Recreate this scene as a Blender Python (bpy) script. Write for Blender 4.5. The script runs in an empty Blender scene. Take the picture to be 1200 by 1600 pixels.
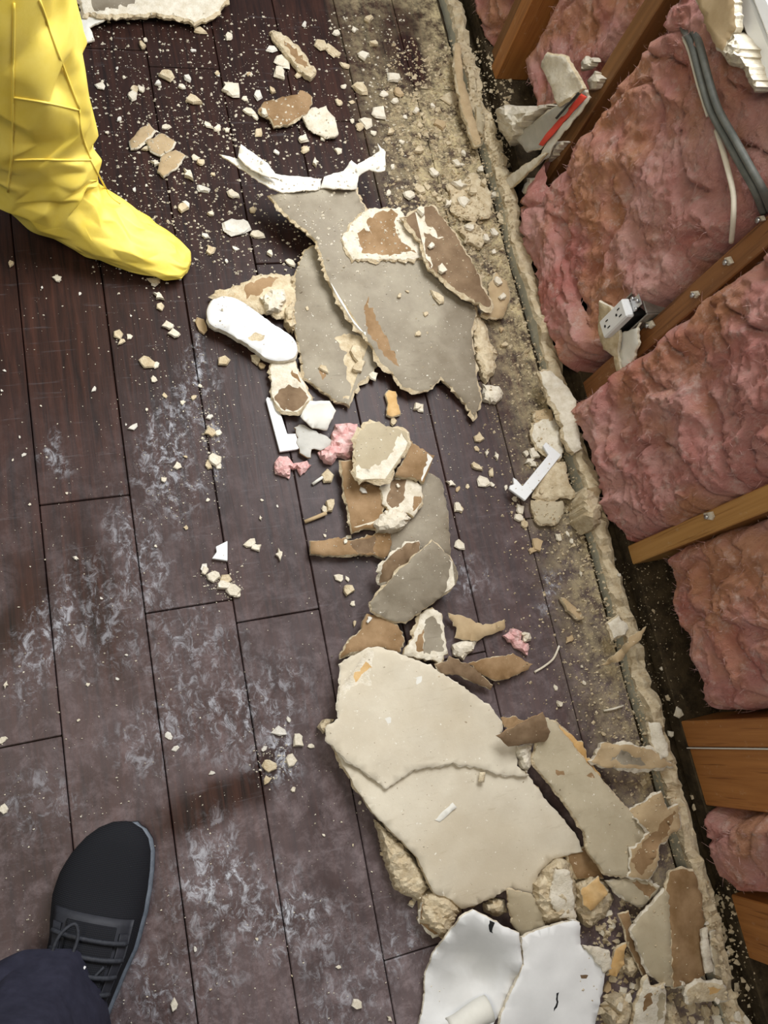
import bpy, bmesh, math, random
import numpy as np
from mathutils import Vector, Matrix, noise
from mathutils.geometry import delaunay_2d_cdt
from mathutils.bvhtree import BVHTree

random.seed(7)
SC = bpy.context.scene
COL = SC.collection

# ------------------------------------------------------------------ camera
# hand-held phone, 1.4 m above the floor, tilted about 22 degrees off straight down
H = 1.4
F, NX, NY, YAW = 1181.7, 291.4, 1159.05, -0.1356
dn = Vector((NX - 600, NY - 800, F)).normalized()
up = Vector((math.sin(YAW), -math.cos(YAW), 0)); up = (up - dn * up.dot(dn)).normalized()
rt = up.cross(-dn)
def cam2world(v): return Vector((v.dot(rt), v.dot(up), -v.dot(dn)))
cam = bpy.data.cameras.new('camera'); cam.sensor_fit = 'VERTICAL'; cam.sensor_height = 36; cam.lens = F * 36 / 1600
cam.clip_start = 0.02
camo = bpy.data.objects.new('camera', cam); COL.objects.link(camo)
cx, cy, cz = cam2world(Vector((1, 0, 0))), cam2world(Vector((0, -1, 0))), cam2world(Vector((0, 0, -1)))
camo.matrix_world = Matrix(((cx.x, cy.x, cz.x, 0), (cx.y, cy.y, cz.y, 0), (cx.z, cy.z, cz.z, H), (0, 0, 0, 1)))
SC.camera = camo

# ------------------------------------------------------------------ world, light, exposure
w = bpy.data.worlds.new('world'); SC.world = w; w.use_nodes = True
bg = w.node_tree.nodes['Background']; bg.inputs[0].default_value = (0.86, 0.93, 1.0, 1); bg.inputs[1].default_value = 0.26
def area(name, loc, target, sx, sy, power, color):
    l = bpy.data.lights.new(name, 'AREA'); l.shape = 'RECTANGLE'; l.size = sx; l.size_y = sy; l.energy = power; l.color = color
    o = bpy.data.objects.new(name, l); COL.objects.link(o); o.location = loc
    o.rotation_euler = (Vector(target) - Vector(loc)).to_track_quat('-Z', 'Y').to_euler()
    return o
area('window_daylight', (0.90, 1.15, 1.45), (-0.4, 0.2, 0.0), 1.1, 1.0, 44, (0.95, 0.97, 1.0))
area('warm_wall_fill', (-0.7, 0.1, 2.45), (0.75, 0.35, 0.2), 0.8, 0.8, 17, (1.0, 0.88, 0.68))  # added warm fill from an unseen source, brightens the opened wall
SC.view_settings.view_transform = 'Standard'; SC.view_settings.look = 'None'
SC.view_settings.exposure = 0.30; SC.view_settings.gamma = 1; SC.view_settings.use_curve_mapping = False

# ------------------------------------------------------------------ helpers: measuring
def ray(px, py): return cam2world(Vector((px - 600, py - 800, F)))
def at(px, py, z=0.0):
    r = ray(px, py); t = (z - H) / r.z
    return Vector((r.x * t, r.y * t, z))
def onx(px, py, X):
    r = ray(px, py); t = X / r.x
    return Vector((X, r.y * t, H + r.z * t))
CROPS = {'A': (0, 0, 3), 'Z2': (300, 0, 2.4), 'Z3': (680, 0, 2.3077), 'Z4': (290, 200, 2.264), 'Z5': (760, 300, 2.727), 'Z6': (380, 580, 3),
         'Z7': (700, 580, 2.4), 'Y1': (480, 920, 2.857), 'Y2': (480, 1180, 2.857), 'Y3': (800, 1080, 3), 'Y4': (0, 1200, 3.75),
         'Y5': (0, 400, 3.2), 'Y6': (0, 850, 2.1818), 'Y7': (250, 1200, 2.79), 'P': (0, 0, 1)}
def T(c, pts):
    ox, oy, s = CROPS[c]
    return [(ox + p[0] / s, oy + p[1] / s) + tuple(p[2:]) for p in pts]
def nz(x, y, z=0.0, s=1.0): return noise.noise(Vector((x * s, y * s, z * s)))

# ------------------------------------------------------------------ helpers: materials
def ramp(nt, fac, stops):
    n = nt.nodes.new('ShaderNodeValToRGB'); e = n.color_ramp.elements
    while len(e) < len(stops): e.new(0.5)
    for k, (p, c) in enumerate(stops):
        e[k].position = p; e[k].color = (c if len(c) == 4 else (*c, 1))
    nt.links.new(fac, n.inputs[0]); return n.outputs[0]
def noi(nt, vec, scale, detail=4, rough=0.6, dist=0.0):
    n = nt.nodes.new('ShaderNodeTexNoise'); n.inputs['Scale'].default_value = scale; n.inputs['Detail'].default_value = detail
    n.inputs['Roughness'].default_value = rough; n.inputs['Distortion'].default_value = dist
    nt.links.new(vec, n.inputs['Vector']); return n.outputs['Fac']
def mapping(nt, vec, scale=(1, 1, 1), loc=(0, 0, 0), rot=(0, 0, 0), typ='POINT'):
    n = nt.nodes.new('ShaderNodeMapping'); n.vector_type = typ
    n.inputs['Scale'].default_value = scale; n.inputs['Location'].default_value = loc; n.inputs['Rotation'].default_value = rot
    nt.links.new(vec, n.inputs['Vector']); return n.outputs[0]
def math_(nt, op, a, b=None, clamp=False):
    n = nt.nodes.new('ShaderNodeMath'); n.operation = op; n.use_clamp = clamp
    for i, v in enumerate((a, b)):
        if v is None: continue
        if isinstance(v, (int, float)): n.inputs[i].default_value = v
        else: nt.links.new(v, n.inputs[i])
    return n.outputs[0]
def mix(nt, fac, a, b):
    n = nt.nodes.new('ShaderNodeMix'); n.data_type = 'RGBA'
    for i, v in ((0, fac), (6, a), (7, b)):
        if isinstance(v, tuple): n.inputs[i].default_value = (*v, 1)
        elif isinstance(v, (int, float)): n.inputs[i].default_value = v
        else: nt.links.new(v, n.inputs[i])
    return n.outputs[2]
def bump(nt, h, strength=0.3, dist=0.002):
    n = nt.nodes.new('ShaderNodeBump'); n.inputs['Strength'].default_value = strength; n.inputs['Distance'].default_value = dist
    nt.links.new(h, n.inputs['Height']); return n.outputs[0]
def newmat(name, rough=0.8, spec=0.3):
    m = bpy.data.materials.new(name); m.use_nodes = True; nt = m.node_tree
    b = nt.nodes['Principled BSDF']; b.inputs['Roughness'].default_value = rough; b.inputs['Specular IOR Level'].default_value = spec
    g = nt.nodes.new('ShaderNodeNewGeometry')
    return m, nt, b, g.outputs['Position']
def simple(name, c1, c2, scale=30, rough=0.85, spec=0.2, bstr=0.3, bscale=150, bdist=0.002, spots=None, big=None):
    """two-tone mottled surface with fine relief; spots = (colour, threshold, scale)"""
    m, nt, b, pos = newmat(name, rough, spec)
    c = mix(nt, ramp(nt, noi(nt, pos, scale, 5, 0.65), [(0.35, (0, 0, 0)), (0.68, (1, 1, 1))]), c1, c2)
    if big: c = mix(nt, math_(nt, 'MULTIPLY', ramp(nt, noi(nt, pos, big[1], 2), [(0.4, (0, 0, 0)), (0.65, (1, 1, 1))]), big[2]), c, big[0])
    if spots: c = mix(nt, ramp(nt, noi(nt, pos, spots[2], 3, 0.7), [(spots[1], (0, 0, 0)), (spots[1] + 0.05, (1, 1, 1))]), c, spots[0])
    nt.links.new(c, b.inputs['Base Color'])
    if bstr: nt.links.new(bump(nt, noi(nt, pos, bscale, 6, 0.7), bstr, bdist), b.inputs['Normal'])
    return m

M = {}
def papermat(name, c1, c2, stain, amount, dots=(0.72, 0.68, 0.58)):
    m, nt, b, pos = newmat(name, 0.75, 0.25)
    c = mix(nt, ramp(nt, noi(nt, pos, 9, 6, 0.7), [(0.36, (0, 0, 0)), (0.66, (1, 1, 1))]), c1, c2)
    c = mix(nt, math_(nt, 'MULTIPLY', ramp(nt, noi(nt, mapping(nt, pos, loc=(3, 7, 1)), 4.5, 7, 0.62), [(0.44, (0, 0, 0)), (0.64, (1, 1, 1))]), amount), c, stain)
    c = mix(nt, math_(nt, 'MULTIPLY', ramp(nt, noi(nt, mapping(nt, pos, (1, 6, 1), rot=(0, 0, 0.7)), 16, 5, 0.7), [(0.60, (0, 0, 0)), (0.72, (1, 1, 1))]), 0.35), c, (stain[0] * .8, stain[1] * .8, stain[2] * .8))
    c = mix(nt, ramp(nt, noi(nt, pos, 75, 3, 0.7), [(0.70, (0, 0, 0)), (0.74, (1, 1, 1))]), c, (stain[0] * .5, stain[1] * .45, stain[2] * .4))
    c = mix(nt, ramp(nt, noi(nt, mapping(nt, pos, loc=(11, 2, 5)), 150, 3, 0.6), [(0.68, (0, 0, 0)), (0.72, (1, 1, 1))]), c, dots)
    nt.links.new(c, b.inputs['Base Color'])
    hgt_ = math_(nt, 'ADD', noi(nt, pos, 200, 6, 0.7), math_(nt, 'MULTIPLY', noi(nt, pos, 12, 4, 0.6), 3))
    nt.links.new(bump(nt, hgt_, 0.22, 0.0015), b.inputs['Normal'])
    return m
M['paper'] = papermat('drywall_paper', (0.39, 0.33, 0.22), (0.47, 0.405, 0.285), (0.30, 0.235, 0.14), 0.5)
M['paper_grey_shaded'] = papermat('drywall_paper_grey_shaded', (0.25, 0.215, 0.16), (0.335, 0.295, 0.22), (0.155, 0.122, 0.08), 0.85)  # grey-beige paper with the dimmer light of the upper sheets in its colour
M['paper_lit'] = papermat('drywall_paper_lit', (0.55, 0.49, 0.38), (0.62, 0.56, 0.44), (0.44, 0.36, 0.24), 0.45)  # same paper, the brighter light on the largest lower sheet painted in
M['brown'] = simple('brown_backing_paper', (0.20, 0.118, 0.052), (0.33, 0.215, 0.115), 18, 0.8, 0.2, 0.25, 180, 0.0015, ((0.62, 0.5, 0.36), 0.70, 60))
M['brown_dark'] = simple('brown_backing_paper_dark', (0.14, 0.088, 0.048), (0.25, 0.17, 0.10), 20, 0.8, 0.2, 0.25, 120, 0.0015, ((0.55, 0.45, 0.3), 0.72, 50))
M['tan'] = simple('tan_backing_paper', (0.37, 0.265, 0.145), (0.46, 0.345, 0.205), 25, 0.8, 0.2, 0.2, 180, 0.0015, ((0.66, 0.55, 0.4), 0.68, 60))
M['gypsum'] = simple('gypsum_core', (0.50, 0.39, 0.24), (0.70, 0.60, 0.42), 60, 0.95, 0.1, 0.9, 180, 0.004, ((0.45, 0.29, 0.14), 0.69, 45))
M['gypsum_white'] = simple('gypsum_pale', (0.60, 0.53, 0.40), (0.76, 0.70, 0.58), 60, 0.95, 0.1, 0.8, 200, 0.003)
M['white'] = simple('white_paint', (0.68, 0.675, 0.655), (0.74, 0.735, 0.715), 20, 0.6, 0.3, 0.12, 200, 0.001, ((0.5, 0.45, 0.36), 0.78, 60))
M['white_paper'] = simple('white_paper', (0.62, 0.60, 0.53), (0.70, 0.68, 0.61), 20, 0.7, 0.25, 0.15, 150, 0.001)
M['plastic'] = simple('white_plastic', (0.70, 0.71, 0.70), (0.74, 0.74, 0.73), 10, 0.35, 0.5, 0.0)
M['trimwhite'] = simple('white_trim_paint', (0.80, 0.81, 0.80), (0.85, 0.85, 0.84), 8, 0.45, 0.4, 0.05, 100)
M['black'] = simple('black_plastic', (0.01, 0.01, 0.01), (0.02, 0.02, 0.02), 30, 0.5, 0.3, 0.0)
M['metal'] = simple('galvanised_metal', (0.30, 0.28, 0.25), (0.42, 0.40, 0.36), 60, 0.45, 0.5, 0.1); M['metal'].node_tree.nodes['Principled BSDF'].inputs['Metallic'].default_value = 0.6
M['chrome'] = simple('screw_steel', (0.5, 0.5, 0.5), (0.6, 0.6, 0.6), 60, 0.3, 0.5, 0.0); M['chrome'].node_tree.nodes['Principled BSDF'].inputs['Metallic'].default_value = 0.9
M['cable'] = simple('grey_cable', (0.09, 0.095, 0.085), (0.15, 0.15, 0.13), 40, 0.55, 0.3, 0.15)
M['cable_white'] = simple('white_cable', (0.66, 0.60, 0.48), (0.74, 0.68, 0.56), 40, 0.5, 0.3, 0.1)
M['wallgreen'] = simple('painted_wall_face', (0.40, 0.39, 0.31), (0.50, 0.48, 0.38), 25, 0.7, 0.25, 0.2, 120, 0.001, ((0.6, 0.53, 0.38), 0.58, 40))
M['dirt'] = simple('dark_wall_dirt', (0.030, 0.022, 0.014), (0.085, 0.062, 0.035), 35, 0.95, 0.05, 0.8, 120, 0.004, ((0.33, 0.27, 0.17), 0.66, 90))
M['chalk'] = simple('chalky_plaster', (0.60, 0.56, 0.48), (0.74, 0.71, 0.64), 80, 0.95, 0.1, 0.8, 220, 0.003)
M['red'] = simple('red_print', (0.65, 0.06, 0.04), (0.72, 0.08, 0.05), 30, 0.6, 0.3, 0.0)
M['greyboard'] = simple('grey_board', (0.40, 0.39, 0.35), (0.50, 0.48, 0.43), 25, 0.7, 0.3, 0.15)
M['orange'] = simple('orange_tan_paper', (0.50, 0.30, 0.11), (0.62, 0.42, 0.2), 40, 0.85, 0.2, 0.4)

def wood(name, a, b_, dark):
    m, nt, b, pos = newmat(name, 0.5, 0.4)
    g = noi(nt, mapping(nt, pos, (38, 38, 1.6)), 2.2, 5, 0.6, 0.6)
    c = mix(nt, ramp(nt, g, [(0.35, (0, 0, 0)), (0.7, (1, 1, 1))]), a, b_)
    c = mix(nt, ramp(nt, noi(nt, mapping(nt, pos, (60, 60, 2)), 3, 3), [(0.58, (0, 0, 0)), (0.7, (1, 1, 1))]), c, dark)
    d = ramp(nt, noi(nt, pos, 55, 6, 0.75), [(0.60, (0, 0, 0)), (0.72, (1, 1, 1))])
    c = mix(nt, math_(nt, 'MULTIPLY', d, 0.45), c, (0.55, 0.43, 0.28))
    nt.links.new(c, b.inputs['Base Color'])
    nt.links.new(bump(nt, g, 0.25, 0.002), b.inputs['Normal'])
    return m
M['stud'] = wood('stud_wood', (0.29, 0.112, 0.030), (0.40, 0.168, 0.046), (0.17, 0.058, 0.016))
M['stud_pale'] = wood('stud_wood_pale', (0.40, 0.205, 0.060), (0.50, 0.275, 0.09), (0.26, 0.12, 0.03))
M['stud_mid'] = wood('stud_wood_brown', (0.18, 0.072, 0.024), (0.26, 0.11, 0.036), (0.10, 0.036, 0.012))
M['stud_shaded'] = wood('stud_wood_shaded', (0.15, 0.066, 0.022), (0.22, 0.10, 0.033), (0.08, 0.03, 0.012))  # stud wood with the weak light on the second stud painted in

def pinkmat():
    m, nt, b, pos = newmat('pink_fibreglass', 0.95, 0.05)
    c = mix(nt, ramp(nt, noi(nt, pos, 7, 4, 0.6, 0.5), [(0.35, (0, 0, 0)), (0.66, (1, 1, 1))]), (0.66, 0.255, 0.215), (0.86, 0.49, 0.43))
    c = mix(nt, math_(nt, 'MULTIPLY', ramp(nt, noi(nt, pos, 5.3, 3, 0.6), [(0.46, (0, 0, 0)), (0.62, (1, 1, 1))]), 0.7), c, (0.64, 0.31, 0.14))
    c = mix(nt, math_(nt, 'MULTIPLY', ramp(nt, noi(nt, pos, 22, 7, 0.75), [(0.56, (0, 0, 0)), (0.72, (1, 1, 1))]), 0.42), c, (0.40, 0.11, 0.105))
    c = mix(nt, math_(nt, 'MULTIPLY', ramp(nt, noi(nt, pos, 34, 8, 0.78), [(0.53, (0, 0, 0)), (0.68, (1, 1, 1))]), 0.7), c, (0.88, 0.68, 0.60))
    nt.links.new(c, b.inputs['Base Color'])
    h = math_(nt, 'ADD', noi(nt, pos, 60, 8, 0.75, 0.4), noi(nt, mapping(nt, pos, (1, 1, 0.35)), 240, 6, 0.8))
    nt.links.new(bump(nt, h, 0.9, 0.010), b.inputs['Normal'])
    b.inputs['Subsurface Weight'].default_value = 0.0
    return m
M['pink'] = pinkmat()
M['fluff'] = simple('pink_fluff', (0.66, 0.33, 0.31), (0.82, 0.58, 0.54), 70, 0.95, 0.05, 0.9, 160, 0.004)

def floormat():
    m, nt, b, pos = newmat('dark_stained_plank', 0.4, 0.22)
    oi = nt.nodes.new('ShaderNodeObjectInfo')
    g = noi(nt, mapping(nt, pos, (26, 1.6, 1)), 3.5, 6, 0.62, 0.7)
    base = mix(nt, ramp(nt, g, [(0.3, (0, 0, 0)), (0.72, (1, 1, 1))]), (0.008, 0.0042, 0.0036), (0.050, 0.0185, 0.0115))
    base = mix(nt, math_(nt, 'MULTIPLY', oi.outputs['Random'], 0.5), base, (0.014, 0.007, 0.006))
    def blob(px, py, rx, ry, ang, strength):
        c = at(px, py)
        v = mapping(nt, wob, (rx, ry, 10), (c.x, c.y, 0), (0, 0, math.radians(ang)), 'TEXTURE')
        n = nt.nodes.new('ShaderNodeVectorMath'); n.operation = 'LENGTH'; nt.links.new(v, n.inputs[0])
        r = nt.nodes.new('ShaderNodeMapRange'); r.interpolation_type = 'SMOOTHSTEP'
        r.inputs['From Min'].default_value = 1.0; r.inputs['From Max'].default_value = 0.25
        r.inputs['To Min'].default_value = 0.0; r.inputs['To Max'].default_value = strength
        nt.links.new(n.outputs['Value'], r.inputs['Value']); return r.outputs[0]
    # edges of the smears wander
    nn = nt.nodes.new('ShaderNodeTexNoise'); nn.inputs['Scale'].default_value = 14; nn.inputs['Detail'].default_value = 4; nt.links.new(pos, nn.inputs['Vector'])
    sub = nt.nodes.new('ShaderNodeVectorMath'); sub.operation = 'MULTIPLY_ADD'; sub.inputs[1].default_value = (0.09, 0.09, 0); nt.links.new(nn.outputs['Color'], sub.inputs[0])
    off = nt.nodes.new('ShaderNodeVectorMath'); off.operation = 'SUBTRACT'; off.inputs[1].default_value = (0.045, 0.045, 0); nt.links.new(pos, off.inputs[0])
    nt.links.new(off.outputs[0], sub.inputs[2]); wob = sub.outputs[0]
    def total(lst):
        s = None
        for a in lst:
            k = blob(*a); s = k if s is None else math_(nt, 'ADD', s, k)
        return s
    # trodden plaster splashes on the lower left boards
    splash = total([(370, 1400, .17, .10, -20, 1), (470, 1450, .12, .08, 0, .9), (330, 1340, .08, .1, 0, .8), (350, 1130, .09, .16, 60, .8), (300, 1010, .13, .10, 0, .7),
                    (420, 1080, .12, .10, 0, .55), (220, 870, .06, .16, 10, .9), (265, 740, .07, .16, 8, .9), (85, 715, .03, .07, 10, .9), (290, 640, .07, .15, -30, .8),
                    (150, 960, .10, .16, 0, .6), (60, 1010, .06, .14, -25, .9), (230, 1160, .1, .08, 0, .6), (620, 1480, .09, .07, 0, .7), (540, 1560, .12, .1, 0, .7),
                    (300, 1540, .12, .1, 0, .65), (60, 1250, .1, .08, 0, .5), (730, 905, .08, .06, 20, .8), (860, 925, .07, .035, 75, 1.1), (445, 1200, .05, .05, 0, 1),
                    (210, 1560, .08, .1, 0, .6), (440, 1170, .03, .06, 0, .9), (335, 700, .03, .11, 0, .9), (305, 560, .02, .09, -12, 1.0)])
    pat = noi(nt, mapping(nt, pos, (1, 0.75, 1), rot=(0, 0, 0.5)), 52, 9, 0.76, 0.7)
    s1 = math_(nt, 'MULTIPLY', splash, ramp(nt, pat, [(0.50, (0, 0, 0)), (0.535, (0.25, 0.25, 0.25)), (0.62, (1, 1, 1))]))
    fine = ramp(nt, noi(nt, pos, 120, 5, 0.7), [(0.5, (0, 0, 0)), (0.75, (1, 1, 1))])
    s1 = math_(nt, 'ADD', math_(nt, 'MULTIPLY', s1, 0.55), math_(nt, 'MULTIPLY', splash, math_(nt, 'MULTIPLY', fine, 0.16)))
    # film of dust, denser towards the near end, thinner where a foot wiped it
    film = math_(nt, 'MULTIPLY', ramp(nt, noi(nt, pos, 5, 6, 0.65, 0.4), [(0.30, (0.25, 0.25, 0.25)), (0.66, (1, 1, 1))]), 0.17)
    film = math_(nt, 'ADD', film, math_(nt, 'MULTIPLY', ramp(nt, noi(nt, pos, 24, 9, 0.78, 0.3), [(0.47, (0, 0, 0)), (0.66, (1, 1, 1))]), 0.16))
    lower = nt.nodes.new('ShaderNodeMapRange'); lower.inputs['From Min'].default_value = 0.72; lower.inputs['From Max'].default_value = -0.45
    lower.inputs['To Min'].default_value = 0.05; lower.inputs['To Max'].default_value = 2.0
    sep = nt.nodes.new('ShaderNodeSeparateXYZ'); nt.links.new(pos, sep.inputs[0]); nt.links.new(sep.outputs['Y'], lower.inputs['Value'])
    film = math_(nt, 'MULTIPLY', film, lower.outputs[0])
    wiped = total([(380, 1230, .16, .05, 20, 1), (280, 1265, .09, .05, 25, .9), (150, 930, .05, .22, 8, .9), (30, 960, .05, .15, -25, 1), (110, 560, .09, .2, 0, .7), (600, 1230, .05, .2, -8, .6)])
    film = math_(nt, 'MULTIPLY', film, math_(nt, 'SUBTRACT', 1.0, wiped, True))
    streak = math_(nt, 'MULTIPLY', ramp(nt, noi(nt, mapping(nt, pos, (5, 60, 1), rot=(0, 0, 0.45)), 1.4, 5, 0.7), [(0.60, (0, 0, 0)), (0.75, (1, 1, 1))]), 0.09)
    dust = math_(nt, 'ADD', math_(nt, 'ADD', s1, film), streak, True)
    base = mix(nt, film, base, (0.36, 0.285, 0.29))
    dust = math_(nt, 'ADD', s1, streak, True)
    col = mix(nt, dust, base, (0.54, 0.55, 0.59))
    # cream plaster dust banked along the foot of the wall
    mr = nt.nodes.new('ShaderNodeMapRange'); wide = nt.nodes.new('ShaderNodeMapRange'); wide.interpolation_type = 'SMOOTHSTEP'; wide.inputs['From Min'].default_value = 0.5; wide.inputs['From Max'].default_value = 1.2; wide.inputs['To Max'].default_value = 0.15
    nt.links.new(sep.outputs['Y'], wide.inputs['Value'])
    mr.inputs['From Min'].default_value = 0.70; mr.inputs['From Max'].default_value = 0.87; nt.links.new(math_(nt, 'ADD', sep.outputs['X'], wide.outputs[0]), mr.inputs['Value'])
    bank = math_(nt, 'POWER', mr.outputs[0], 1.35)
    upb = nt.nodes.new('ShaderNodeMapRange'); upb.inputs['From Min'].default_value = 0.7; upb.inputs['From Max'].default_value = 1.5; upb.inputs['To Max'].default_value = 0.12
    nt.links.new(sep.outputs['Y'], upb.inputs['Value'])
    bank = math_(nt, 'ADD', bank, math_(nt, 'MULTIPLY', upb.outputs[0], math_(nt, 'MULTIPLY', mr.outputs[0], 4.0, True)))
    swept = total([(625, 60, .12, .22, -10, .9), (650, 110, .05, .12, 0, .6)])
    bank = math_(nt, 'MULTIPLY', bank, math_(nt, 'SUBTRACT', 1.0, swept, True))
    bn = ramp(nt, noi(nt, pos, 22, 8, 0.8), [(0.42, (0.06, 0.06, 0.06)), (0.60, (1, 1, 1))])
    bank = math_(nt, 'MULTIPLY', bank, bn, True)
    col = mix(nt, bank, col, (0.50, 0.41, 0.235))
    nt.links.new(col, b.inputs['Base Color'])
    allm = math_(nt, 'ADD', math_(nt, 'ADD', dust, film), bank, True)
    rg = nt.nodes.new('ShaderNodeMapRange'); rg.inputs['To Min'].default_value = 0.42; rg.inputs['To Max'].default_value = 0.9
    nt.links.new(allm, rg.inputs['Value']); nt.links.new(rg.outputs[0], b.inputs['Roughness'])
    hgt = math_(nt, 'ADD', math_(nt, 'MULTIPLY', g, 0.6), allm)
    hgt = math_(nt, 'ADD', hgt, noi(nt, mapping(nt, pos, (4, 1.5, 1)), 6, 2))
    nt.links.new(bump(nt, hgt, 0.35, 0.0018), b.inputs['Normal'])
    return m
M['plank'] = floormat()

# ------------------------------------------------------------------ helpers: objects
ORG = {}
TRIS_V, TRIS_F = [], []          # everything flat enough for crumbs to lie on
def mk(name, verts, faces, mats, idx=None, parent=None, smooth=None, origin=None, collide=False):
    vs = [Vector(v) for v in verts]
    if origin is None:
        n = len(vs); origin = Vector((sum(v.x for v in vs) / n, sum(v.y for v in vs) / n, min(v.z for v in vs)))
    me = bpy.data.meshes.new(name)
    me.from_pydata([v - origin for v in vs], [], faces)
    for m in (mats if isinstance(mats, (list, tuple)) else [mats]): me.materials.append(M[m])
    if idx: me.polygons.foreach_set('material_index', idx)
    if smooth is True: me.polygons.foreach_set('use_smooth', [True] * len(faces))
    elif smooth: me.polygons.foreach_set('use_smooth', smooth)
    me.update()
    o = bpy.data.objects.new(name, me); COL.objects.link(o)
    ORG[o.name] = origin
    if parent: o.parent = parent; o.location = origin - ORG[parent.name]
    else: o.location = origin
    if collide:
        k = len(TRIS_V); TRIS_V.extend(vs); TRIS_F.extend([[i + k for i in f] for f in faces])
    return o
def tag(o, label, cat, group=None, kind=None):
    if label: o['label'] = label
    if cat: o['category'] = cat
    if group: o['group'] = group
    if kind: o['kind'] = kind
    return o
def empty(name, loc):
    o = bpy.data.objects.new(name, None); COL.objects.link(o); o.location = loc; o.empty_display_size = 0.05; ORG[o.name] = Vector(loc); return o
def boxmesh(x0, x1, y0, y1, z0, z1, bev=0.003):
    bm = bmesh.new(); bmesh.ops.create_cube(bm, size=1)
    for v in bm.verts:
        v.co = Vector((x0 + (v.co.x + .5) * (x1 - x0), y0 + (v.co.y + .5) * (y1 - y0), z0 + (v.co.z + .5) * (z1 - z0)))
    if bev: bmesh.ops.bevel(bm, geom=bm.edges[:], offset=bev, segments=1, affect='EDGES')
    bm.verts.index_update()
    vs = [v.co.copy() for v in bm.verts]; fs = [[v.index for v in f.verts] for f in bm.faces]; bm.free()
    return vs, fs
def box(name, x0, x1, y0, y1, z0, z1, mat, bev=0.003, parent=None, collide=False):
    vs, fs = boxmesh(x0, x1, y0, y1, z0, z1, bev)
    return mk(name, vs, fs, mat, parent=parent, collide=collide)
def tube(name, pts, r, mat, parent=None, seg=8, taper=None):
    vs, fs = [], []; n = len(pts); pts = [Vector(p) for p in pts]
    for i, p in enumerate(pts):
        t = (pts[min(i + 1, n - 1)] - pts[max(i - 1, 0)]).normalized()
        a = t.cross(Vector((0.3, 0.2, 1)));
        if a.length < 1e-3: a = t.cross(Vector((1, 0, 0)))
        a.normalize(); b = t.cross(a)
        rr = r * (taper[i] if taper else 1)
        for k in range(seg):
            th = 2 * math.pi * k / seg; vs.append(p + (a * math.cos(th) + b * math.sin(th)) * rr)
    for i in range(n - 1):
        for k in range(seg):
            k2 = (k + 1) % seg; fs.append([i * seg + k, i * seg + k2, (i + 1) * seg + k2, (i + 1) * seg + k])
    fs.append(list(range(seg))[::-1]); fs.append([(n - 1) * seg + k for k in range(seg)])
    return mk(name, vs, fs, mat, parent=parent, smooth=True)
def spline(pts, n=10):
    pts = [Vector(p) for p in pts]; P = [pts[0] * 2 - pts[1]] + pts + [pts[-1] * 2 - pts[-2]]; out = []
    for i in range(1, len(P) - 2):
        for k in range(n):
            t = k / n; a, b, c, d = P[i - 1:i + 3]
            out.append(0.5 * ((2 * b) + (c - a) * t + (2 * a - 5 * b + 4 * c - d) * t * t + (3 * b - a - 3 * c + d) * t ** 3))
    out.append(pts[-1]); return out

def inside(p, poly):
    x, y = p; c = False; n = len(poly); j = n - 1
    for i in range(n):
        xi, yi = poly[i][:2]; xj, yj = poly[j][:2]
        if (yi > y) != (yj > y) and x < (xj - xi) * (y - yi) / (yj - yi) + xi: c = not c
        j = i
    return c
SEED = [0]
def roughen(poly, step, jag, sd):
    out = []; n = len(poly)
    for i in range(n):
        a, b = poly[i], poly[(i + 1) % n]
        L = math.hypot(b[0] - a[0], b[1] - a[1]); k = max(1, int(L / step))
        for j in range(k):
            t = j / k; x, y = a[0] + (b[0] - a[0]) * t, a[1] + (b[1] - a[1]) * t
            jx = noise.noise(Vector((x * .11, y * .11, sd))) + .6 * noise.noise(Vector((x * .35, y * .35, sd + 5)))
            jy = noise.noise(Vector((x * .11, y * .11, sd + 9))) + .6 * noise.noise(Vector((x * .35, y * .35, sd + 14)))
            jx += .55 * noise.noise(Vector((x * .95, y * .95, sd + 21))); jy += .55 * noise.noise(Vector((x * .95, y * .95, sd + 33)))
            out.append((x + jx * jag * 1.25, y + jy * jag * 1.25))
    return out
def chaikin(pts):
    out = []
    for a, b in zip(pts, pts[1:] + pts[:1]):
        out += [tuple(.75 * p + .25 * q for p, q in zip(a, b)), tuple(.25 * p + .75 * q for p, q in zip(a, b))]
    return out
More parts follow.
